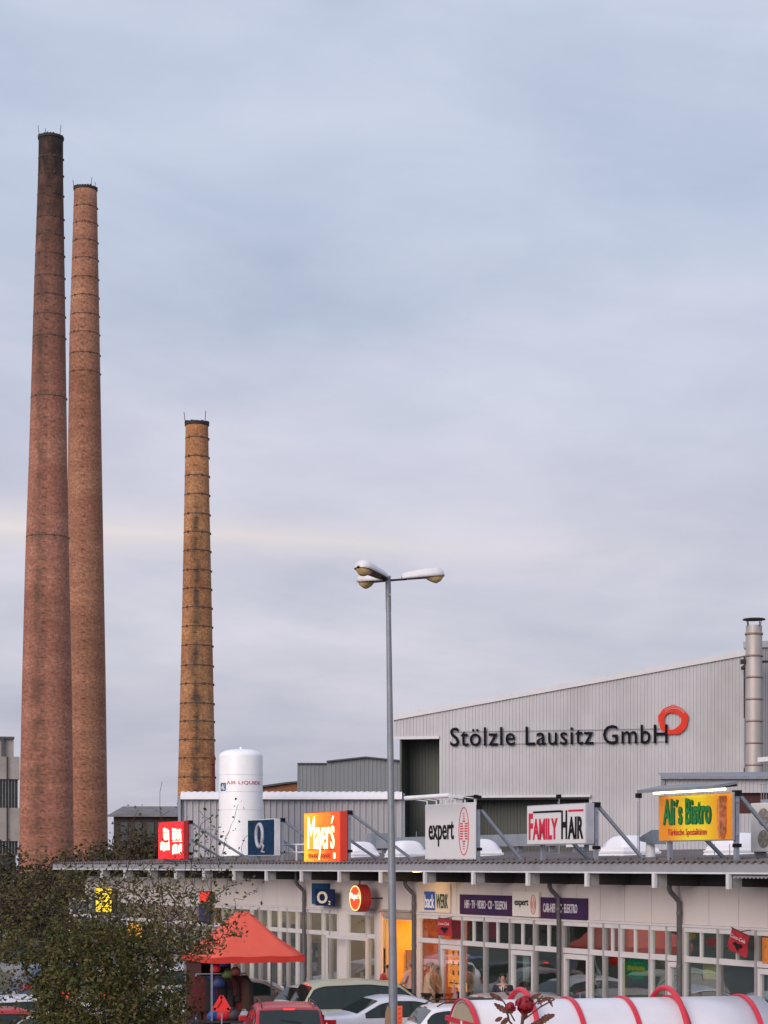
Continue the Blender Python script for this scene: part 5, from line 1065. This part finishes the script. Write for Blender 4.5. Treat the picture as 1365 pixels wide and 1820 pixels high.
r = F27+R(5); car('brown car parked behind the stall', carpos(308, 54.4, r, 4.4), r, (.23, .165, .14), 'hatch', metal=.1)
r = F27; car('pale beige car in front of the bakery window', carpos(828, 47.6, r, 4.4), r, (.42, .36, .34), 'estate', metal=.1)
car('small white car half hidden behind the people carrier', carpos(497, 51.5, r, 3.9), r, (.6, .6, .62), 'hatch')
r = R(27); car('dark red car at the lower left corner', carpos(-160, 43.0, r, 4.4), r, red_, 'sedan'); car('white car behind the dark red car at the left corner', carpos(-70, 46.6, r, 4.4), r, (.62, .62, .65), 'estate')
r = R(150); car('silver-grey car overlapping the dark red one at the lower left', carpos(230, 42.0, r, 3.9), r, (.30, .31, .33), 'hatch', metal=.2)
r = R(80); car('dark car with its brake lights glowing behind the tree', carpos(143, 57.0, r, 4.4), r, (.03, .03, .04), 'hatch', lights=True, scale=.95)
for px, Y, cc, kd, lb in ((215, 60, (.6, .6, .62), 'hatch', 'white car behind the tree, near the dark car with lit brake lights'), (270, 62, (.28, .3, .33), 'estate', 'grey estate car behind the tree trunk'), (20, 62, (.12, .16, .3), 'hatch', 'blue car behind the left side of the tree')):
    r = F27; car(lb, carpos(px, Y, r, 4.2), r, cc, kd)

# ------------------------------------------------------------------ people
def skin_obj(name, chains, m, parent, sub=2):
    vs = []; es = []; rs = []; roots = []; idx = {}
    for ch in chains:
        prev = None; 
        for p, r_ in ch:
            key = tuple(round(c, 4) for c in p)
            if key not in idx: idx[key] = len(vs); vs.append(p); rs.append(r_)
            i = idx[key]
            if prev is not None and prev != i: es.append((prev, i))
            prev = i
    me = bpy.data.meshes.new(name); me.from_pydata(vs, es, []); o = bpy.data.objects.new(name, me); C.objects.link(o); o.parent = parent
    md = o.modifiers.new('skin', 'SKIN'); md.use_smooth_shade = True
    # one root per component
    comp = list(range(len(vs)))
    def find(a):
        while comp[a] != a: a = comp[a]
        return a
    for a, b_ in es: comp[find(a)] = find(b_)
    seen = set(); sv = me.skin_vertices[0].data
    for i in range(len(vs)):
        q = rs[i]; sv[i].radius = (q, q) if not hasattr(q, '__len__') else q
        f = find(i)
        if f not in seen: seen.add(f); sv[i].use_root = True
    s_ = o.modifiers.new('sub', 'SUBSURF'); s_.levels = s_.render_levels = sub; me.materials.append(m); return o
skinm = M('skin', (.42, .24, .17), .6, var=.06)
def person(label, loc, rot, h, coat, trousers, hair, lean=0.0, arms=(.2, .2), coatlen=.52):
    """faces +y in local space"""
    t = thing('person', label, 'person', loc, rot); k = h/1.75
    V = lambda x, y, z: (x*k, (y+lean*max(0, z-.9))*k, z*k)
    hip, chest, neck = .95, 1.32, 1.50
    A = []
    for sd, ar in ((1, arms[0]), (-1, arms[1])):
        sh_ = V(sd*.19, 0, 1.41); el = V(sd*.25, ar*.35, 1.13); wr = V(sd*.23, ar+.02, .90+ar*.75)
        A.append((sh_, el, wr, sd))
    body = [[(V(0, 0, hip), .13*k), (V(0, 0, 1.12), .12*k), (V(0, 0, chest), .15*k), (V(0, 0, 1.44), .09*k), (V(0, .01, neck), .052*k), (V(0, .02, 1.57), .068*k), (V(0, .02, 1.64), .083*k), (V(0, .01, 1.71), .06*k)]]
    body.append([(V(0, .02, 1.60), .03*k), (V(0, .115, 1.615), .013*k)][:0] or [(V(0, .02, 1.64), .083*k), (V(0, .108, 1.625), .014*k)])
    for sh_, el, wr, sd in A:
        body.append([(V(0, 0, 1.44), .09*k), (sh_, .06*k), (el, .042*k), (wr, .028*k)])
        pw = Vector(wr); dn = Vector((0, .3, -1)).normalized(); palm = pw+dn*.07*k; body.append([(wr, .028*k), (tuple(palm), .032*k)])
        for fi, (dx, ln) in enumerate(((-.027, .065), (-.009, .078), (.009, .072), (.026, .055))):
            p0 = palm+Vector((0, dx*k, -.0)); p1 = p0+Vector((-sd*.006, .004, -ln*.55))*k+Vector((0, 0, -.02*k)); p2 = p1+Vector((-sd*.016, .01, -ln*.5))*k; body.append([(tuple(p0), .0095*k), (tuple(p1), .0085*k), (tuple(p2), .007*k)])
        p0 = palm+Vector((-sd*.004, .025*k, .03*k)); body.append([(tuple(p0), .011*k), (tuple(p0+Vector((-sd*.01, .03, -.03))*k), .009*k), (tuple(p0+Vector((-sd*.018, .035, -.06))*k), .008*k)])
    for sd in (1, -1): body.append([(V(0, 0, hip), .13*k), (V(sd*.09, 0, .86), .085*k), (V(sd*.10, .02, .48), .055*k), (V(sd*.10, 0, .09), .04*k), (V(sd*.10, .14, .04), .035*k)])
    skin_obj('body', body, skinm, t, 1)
    ct = [[(V(0, 0, hip-coatlen+.35), .20*k), (V(0, 0, hip), .175*k), (V(0, 0, 1.14), .165*k), (V(0, 0, 1.33), .18*k), (V(0, 0, 1.46), .085*k)]]
    for sh_, el, wr, sd in A: ct.append([(V(0, 0, 1.33), .18*k), (tuple(Vector(sh_)+Vector((sd*.01, 0, -.01))), .082*k), (el, .062*k), (tuple(Vector(wr)*.9+Vector(el)*.1), .047*k)])
    skin_obj('coat', ct, coat, t, 2)
    tr_ = []
    for sd in (1, -1): tr_.append([(V(0, 0, hip-.03), .155*k), (V(sd*.09, 0, .84), .105*k), (V(sd*.10, .02, .48), .082*k), (V(sd*.10, 0, .10), .068*k)])
    skin_obj('trousers', tr_, trousers, t, 1)
    for sd in (1, -1): MB().ball(V(sd*.10, .07, .05), .09*k, 10, 6, (.55, 1.4, .55)).build('shoe', blk, t)
    b = MB(); c0 = V(0, -.012, 1.675); b.ball(c0, .105*k, 14, 10, (.92, 1.02, .85)); b.v = [v for v in b.v]
    b.v = [(x, y, max(z, c0[2]-.01*k-max(0, (c0[1]+.02-y))*1.2)) if y < c0[1]+.06*k else (x, min(y, c0[1]+.07*k), max(z, c0[2]+.035*k)) for x, y, z in b.v]; b.build('hair', hair, t)
    b = MB()
    for sd in (1, -1): b.ball(V(sd*.032, .096, 1.648), .010*k, 6, 4)
    b.build('eyes', blk, t); b = MB(); b.ball(V(0, .096, 1.583), .02*k, 8, 4, (1.1, .4, .3)); b.build('mouth', M('lips', (.3, .1, .08), .6), t)
    b = MB()
    for sd in (1, -1): b.ball(V(sd*.088, .01, 1.635), .028*k, 8, 5, (.4, .8, 1.2))
    b.build('ears', skinm, t)
    return t
beige = M('coat_beige', (.42, .28, .18), .85, var=.1, scale=6); darkc = M('suit_navy', (.012, .014, .028), .8, var=.15, scale=6); redc = M('jacket_red', (.42, .04, .03), .8, var=.12, scale=5)
trd = M('trousers_dark', (.03, .03, .035), .9); hg = M('hair_grey', (.22, .19, .17), .9); hd = M('hair_dark', (.018, .014, .012), .8)
def ppos(px, Y): return (gX(px, Y), Y, 0.12)
p = person('dark-haired man in a navy suit walking past the electronics shop', ppos(894, 49.3), R(172), 1.76, darkc, trd, hd)
b = MB(); b.prism([(-.012, 1.25), (.012, 1.25), (.04, 1.46), (-.04, 1.46)], .150, .178); b.build('shirt_front', M('shirt_pale', (.6, .66, .72), .7), p)
b = MB(); b.prism([(-.016, 1.24), (.016, 1.24), (.012, 1.45), (-.012, 1.45)], .179, .186); b.build('tie', blk, p)
person('elderly man in a long beige coat outside the bakery', ppos(762, 54.4), R(250), 1.78, beige, trd, hg, lean=.10, arms=(.15, .2), coatlen=.85)
person('person in a tan coat beside the elderly man outside the bakery', ppos(776, 54.9), R(100), 1.70, M('coat_tan', (.50, .27, .12), .85, var=.1), trd, hg, lean=.06, coatlen=.85)
person('person in a red jacket stooping by the open doorway', ppos(687, 56.6), R(200), 1.62, redc, trd, hd, lean=.3)
person('person in a light top at the right side of the doorway', ppos(729, 57.0), R(60), 1.7, M('coat_pinkish', (.48, .36, .32), .85), trd, hg)
# ------------------------------------------------------------------ trees
def leaf_mat(name, cols):
    m = bpy.data.materials.new(name); m.use_nodes = True; t = m.node_tree; p = t.nodes['Principled BSDF']; p.inputs['Roughness'].default_value = .7; p.inputs['Specular IOR Level'].default_value = .25
    co = t.nodes.new('ShaderNodeTexCoord'); nz = t.nodes.new('ShaderNodeTexNoise'); nz.inputs['Scale'].default_value = 9; nz.inputs['Detail'].default_value = 5; nz.inputs['Roughness'].default_value = .8; t.links.new(co.outputs['Object'], nz.inputs['Vector'])
    r_ = t.nodes.new('ShaderNodeValToRGB'); 
    while len(r_.color_ramp.elements) < len(cols): r_.color_ramp.elements.new(.5)
    for e, (p_, c_) in zip(r_.color_ramp.elements, cols): e.position = p_; e.color = (*c_, 1)
    t.links.new(nz.outputs[0], r_.inputs[0]); t.links.new(r_.outputs[0], p.inputs['Base Color']); return m
def grow(name, label, base, pts, leafd, leafsz, lm_, bm_, seed=1, r0=.007, cat='tree', trunk_h=1.0, trunk_r=None, leafsp=.10, group=None):
    """pts: N x 3 target points (world) the twigs reach; leafd: leaves per point"""
    rg = np.random.default_rng(seed); base = np.array(base, float); P_ = np.array(pts)-base
    nodes = [np.array([0, 0, 0.])]; par = [-1]
    for i in range(1, 7): nodes.append(np.array([.03*math.sin(i*1.3), .02*math.cos(i), trunk_h*i/6])); par.append(i-1)
    order = np.argsort(np.linalg.norm(P_-nodes[-1], axis=1)); arr = np.zeros((len(P_)*8+20, 3)); arr[:7] = nodes; n = 7; tip = {}
    for j in order:
        t_ = P_[j]; d = arr[4:n]-t_; dist = np.linalg.norm(d, axis=1)+.35*np.maximum(0, d[:, 2]); k = int(np.argmin(dist))+4; a = arr[k].copy(); L = np.linalg.norm(t_-a); st = max(1, min(6, int(L/.14)))
        prev = k
        for q in range(1, st+1):
            f = q/st; p_ = a+(t_-a)*f; p_ = p_+rg.normal(0, .018, 3)*(f < 1); p_[2] -= .10*L*math.sin(math.pi*f)*.5
            arr[n] = p_; par.append(prev); prev = n; n += 1
        tip[n-1] = j
    cnt = np.zeros(n); 
    for i in range(n-1, 0, -1): cnt[i] += 1 if cnt[i] == 0 else 0; cnt[par[i]] += cnt[i]
    rad = r0*.5*np.power(np.maximum(cnt, 1), .42)
    if trunk_r: rad[:7] = np.maximum(rad[:7], trunk_r); 
    t = thing(name, label, cat, tuple(base), 0, group)
    b = MB(); V = []; F = []
    for i in range(1, n):
        a, c_ = arr[par[i]], arr[i]; d = c_-a; L = np.linalg.norm(d)
        if L < 1e-6: continue
        d /= L; u_ = np.cross(d, [0, 0, 1.] if abs(d[2]) < .9 else [1., 0, 0]); u_ /= np.linalg.norm(u_); v_ = np.cross(d, u_); k = 4 if rad[i] < .02 else 8; ra = min(rad[par[i]], rad[i]*1.3); s0_ = len(V)
        for pp, rr in ((a, ra), (c_, rad[i])):
            for q in range(k): g = 6.2832*q/k; V.append(tuple(pp+(u_*math.cos(g)+v_*math.sin(g))*rr))
        F += [(s0_+q, s0_+(q+1) % k, s0_+k+(q+1) % k, s0_+k+q) for q in range(k)]
    b.add(V, F, True); b.build('trunk', bm_, t)
    V = []; F = []
    for i, j in tip.items():
        nl = rg.poisson(leafd[j])
        for _ in range(nl):
            c_ = arr[i]+rg.normal(0, leafsp, 3); L = leafsz*rg.uniform(.6, 1.5); d = rg.normal(0, 1, 3); d[2] = d[2]*.8-.35; d /= np.linalg.norm(d); s_ = np.cross(d, rg.normal(0, 1, 3)); s_ /= np.linalg.norm(s_); nn = np.cross(d, s_); w_ = L*rg.uniform(.22, .36); s0_ = len(V)
            V += [tuple(c_), tuple(c_+d*L*.45+s_*w_+nn*L*.08), tuple(c_+d*L), tuple(c_+d*L*.45-s_*w_+nn*L*.08)]; F.append((s0_, s0_+1, s0_+2, s0_+3))
    MB().add(V, F).build('crown', lm_, t)
    return t
rg = np.random.default_rng(4)
YT = 22.0; pts = []; ld = []
def addpt(px, py, dy, l): Y = YT+dy; p = P(px, py, Y); pts.append((p.x, p.y, p.z)); ld.append(l)
k = 0
while k < 1900:       # dense lower crown
    x, y = rg.uniform(-110, 400), rg.uniform(1630, 1990); dy = rg.uniform(-1.3, 1.3)
    e = ((x-140)/225)**2+((y-1805)/165)**2+(dy/1.3)**2
    if e > 1: continue
    if x > 330 and rg.random() < .45: continue
    if x < 60 and 1715 < y < 1830 and rg.random() < .90: continue
    if x < 90 and y < 1700 and rg.random() < .6: continue
    if x > 330 and y > 1745 and rg.random() < .4: continue
    if 330 < x < 450 and 1690 < y < 1730 and rg.random() < .5: continue
    addpt(x, y, dy, 15); k += 1
k = 0
while k < 1500:       # middle, brown and more open
    x, y = rg.uniform(-130, 400), rg.uniform(1545, 1700); dy = rg.uniform(-1.2, 1.2)
    if ((x-140)/270)**2+((y-1660)/112)**2+(dy/1.25)**2 > 1: continue
    if x < 90 and rg.random() < .5: continue
    addpt(x, y, dy, 2.6 if y < 1640 else 6.0); k += 1
k = 0
while k < 430:       # thin top
    x = rg.uniform(-60, 380); y = 1600-abs(rg.normal(0, 1))*38-rg.uniform(0, 1)*20*math.exp(-((x-230)/90)**2); dy = rg.uniform(-.8, .8)
    if y < 1440: continue
    addpt(x, y, dy, 1.7); k += 1
def shoot(p0, p1, n, l, jit=3, dy=0):
    for f in np.linspace(0, 1, n): addpt(p0[0]+(p1[0]-p0[0])*f+rg.normal(0, jit), p0[1]+(p1[1]-p0[1])*f+rg.normal(0, jit), dy+rg.normal(0, .03), l*(1 if f > .3 else .6))
for a, b_, n, l in (((360, 1610), (424, 1428), 15, 1.6), ((375, 1600), (407, 1475), 11, 1.5), ((385, 1600), (444, 1480), 10, 1.5), ((330, 1590), (361, 1440), 12, 2.4), ((335, 1530), (378, 1450), 10, 2.4), ((345, 1560), (385, 1470), 10, 2), ((270, 1560), (287, 1392), 9, .7), ((225, 1540), (240, 1440), 9, 1.4), ((300, 1560), (330, 1455), 8, 1.5),
                    ((350, 1640), (460, 1580), 16, 2.5), ((340, 1670), (440, 1620), 16, 4.5), ((330, 1690), (425, 1655), 16, 4.5), ((340, 1620), (440, 1560), 14, 2.8), ((330, 1660), (410, 1560), 14, 4), ((160, 1560), (180, 1475), 8, 1), ((60, 1590), (40, 1520), 8, 1.5), ((110, 1580), (118, 1500), 8, 1.2), ((200, 1550), (262, 1462), 10, 1.6), ((390, 1620), (425, 1665), 9, 5), ((330, 1700), (390, 1680), 12, 5), ((250, 1530), (300, 1440), 9, 1.5)):
    shoot(a, b_, n, l, dy=rg.uniform(-.7, .3))
lm1 = leaf_mat('autumn_leaves', [(.28, (.024, .042, .009)), (.42, (.055, .075, .016)), (.52, (.095, .085, .025)), (.62, (.14, .085, .030)), (.74, (.11, .17, .04))])
bk = M('bark', (.060, .042, .032), .9, var=.4, scale=12)
tx_, ty_ = gX(183, YT), YT
grow('autumn_tree', 'bushy autumn tree with brown-green leaves and long bare shoots at the left', (tx_, ty_, 0), pts, ld, .044, lm1, bk, 7, r0=.0052, trunk_h=1.9, trunk_r=.07, leafsp=.048)
# trees and scrub behind the shop row at the far left
lm2 = leaf_mat('far_leaves', [(.3, (.028, .026, .012)), (.5, (.055, .045, .022)), (.7, (.085, .058, .03))])
for i, (px, Y, h, r_) in enumerate(((-60, 104, 6.0, 3), (20, 108, 5.2, 2.6), (75, 100, 4.2, 2.2), (145, 112, 5.6, 2.5), (225, 108, 6.6, 2.2), (265, 106, 6.2, 1.8), (175, 105, 5.2, 2))):
    rg = np.random.default_rng(40+i); c_ = np.array([gX(px, Y), Y, 0]); q = []
    while len(q) < 260:
        v = rg.normal(0, 1, 3); v /= np.linalg.norm(v); v *= rg.random()**.4; q.append(c_+np.array([v[0]*r_, v[1]*r_, h*.58+v[2]*h*.42]))
    lab = ['brown scrubby tree below the concrete factory, leftmost', 'brown scrubby tree in front of the concrete factory corner', 'low scrubby tree at the foot of the tallest chimney', 'scrubby tree at the foot of the second brick chimney', 'taller scrubby tree before the old workshop', 'scrubby tree between the old workshop and the red lit sign', 'low scrubby tree left of the old workshop'][i]
    grow('scrub_tree', lab, c_, q, [14]*len(q), .22, lm2, bk, 50+i, r0=.05, trunk_h=1.2, trunk_r=.12, leafsp=.35, group='scrubby trees behind the shops')

# ------------------------------------------------------------------ rose in a planter on the terrace
Yr = 5.25; pl = thing('planter', 'terrace planter box below the red rose', 'planter', (gX(925, Yr), Yr, 3.75)); b = MB(); b.prism([(-.32, 0), (.32, 0), (.36, .2), (-.36, .2)], -.1, .1); b.build('box', M('terracotta', (.3, .13, .08), .8), pl); b = MB(); b.box(-.33, .33, -.09, .09, .19, .205); b.build('soil', M('soil', (.03, .02, .015), .95), pl)
rs = thing('red_rose', 'dark red blossom with brown withering leaves in the foreground', 'flower', (gX(925, Yr), Yr, 3.95)); oz = Vector((gX(925, Yr), Yr, 3.95))
def LP(px, py, dy=0): return P(px, py, Yr+dy)-oz
b = MB(); b.tube([(0, 0, 0), tuple(LP(926, 1840)), tuple(LP(930, 1800))], .0045, 6); b.tube([tuple(LP(926, 1838)), tuple(LP(905, 1815)), tuple(LP(900, 1792))], .003, 5)
for pth in (((926, 1830), (955, 1822), (985, 1806)), ((928, 1815), (960, 1790), (986, 1776)), ((915, 1815), (895, 1780), (872, 1768)), ((905, 1830), (895, 1835)), ((930, 1810), (950, 1785), (965, 1770))): b.tube([tuple(LP(*q)) for q in pth], .0022, 5)
b.build('stem', M('rose_stem', (.10, .05, .025), .7), rs)
rg = np.random.default_rng(9)
def bloom(px, py, r_, n):
    c_ = LP(px, py, rg.uniform(-.01, .01)); b = MB()
    for i in range(n):
        d = rg.normal(0, 1, 3); d /= np.linalg.norm(d); d = Vector(d); f = rg.uniform(.25, 1.0); s_ = d.orthogonal().normalized(); s_ = Matrix.Rotation(rg.uniform(0, 6.28), 3, d) @ s_; v = d.cross(s_); w_ = r_*.36; g = []
        for a in range(5):
            row = []
            for e in range(5): x, y = (a-2)/2, (e-2)/2; q = 1-.35*abs(y); cup = .35*(x*x+y*y); row.append(tuple(c_+d*r_*f*(.9)+(s_*x*q+v*y)*w_-d*r_*.25*cup+d*.001*math.sin(x*5+i)))
            g.append(row)
        b.sheet(g)
    return b.build('blossom', M('petal_red', (.30, .006, .018), .6, var=.35, scale=40), rs)
bloom(932, 1786, .030, 70); bloom(907, 1791, .019, 40); bloom(934, 1806, .012, 16)
lf = M('withered_leaf', (.14, .045, .03), .7, var=.5, scale=60)
def leaf(a, b_, w_, curl):
    A, B = LP(*a), LP(*b_); d = B-A; L = d.length; s_ = Vector((-d.z, 0, d.x)).normalized(); g = []
    for i in range(13):
        f = i/12; ww = w_*math.sin(math.pi*min(1, f*.93+.05))**.7*(1+.35*(i % 2)); c_ = A+d*f+s_*curl*math.sin(math.pi*f); g.append([tuple(c_+s_*ww*e+Vector((0, .004*abs(e)*math.sin(i), 0))) for e in (-1, -.5, 0, .5, 1)])
    MB().sheet(g).build('leaf', lf, rs)
leaf((955, 1822), (986, 1803), .008, .004); leaf((935, 1828), (962, 1812), .007, -.003); leaf((912, 1800), (878, 1783), .007, .004); leaf((893, 1778), (870, 1766), .006, 0); leaf((940, 1780), (962, 1766), .005, .003); leaf((955, 1785), (985, 1774), .004, .005); leaf((905, 1770), (897, 1757), .004, 0); leaf((880, 1815), (893, 1808), .005, 0); leaf((968, 1772), (982, 1790), .0035, .004); leaf((950, 1770), (962, 1788), .0035, .004); leaf((890, 1822), (905, 1808), .006, 0)

# what the shop windows mirror: the far side of the car park, out of frame to the left
hm = leaf_mat('hedge_leaves', [(.3, (.018, .022, .008)), (.5, (.035, .040, .014)), (.7, (.06, .05, .02))])
rg = np.random.default_rng(77)
for i, (x, y) in enumerate(((-33, 44), (-36, 54), (-38, 63), (-38, 73), (-40, 84))):
    c_ = np.array([x, y, 0.]); q = []
    while len(q) < 150:
        v = rg.normal(0, 1, 3); v /= np.linalg.norm(v); v *= rg.random()**.4; q.append(c_+np.array([v[0]*3.2, v[1]*4.6, 4.0+v[2]*2.8]))
    grow('roadside_tree', 'dark roadside tree %s' % ['beyond the car park, nearest the viewer', 'second along the car park edge', 'in the middle of the car park edge', 'fourth along the car park edge', 'at the far end of the car park, mirrored in the windows'][i], c_, q, [16]*len(q), .34, hm, bk, 90+i, r0=.06, trunk_h=1.6, trunk_r=.16, leafsp=.5, group='roadside trees across the car park')
b = MB(); b.box(-62, -52, 38, 92, 0, 7.5).box(-62.3, -51.6, 37.7, 92.3, 7.5, 7.9)
ob_ = thing('row_building', 'long dark flat-roofed building far across the car park', 'building', (-57, 65, 0)); b.v = [(x+57, y-65, z) for x, y, z in b.v]; b.build('wall', M('dull_brick', (.13, .10, .085), .9, var=.2), ob_)
b = MB()
for k in range(12): b.box(5.0, 5.05, -25+k*4.3, -22.5+k*4.3, 1.2, 3.0).box(5.0, 5.05, -25+k*4.3, -22.5+k*4.3, 4.5, 6.2)
b.build('window_row', M('dusty_glass', 0), ob_)
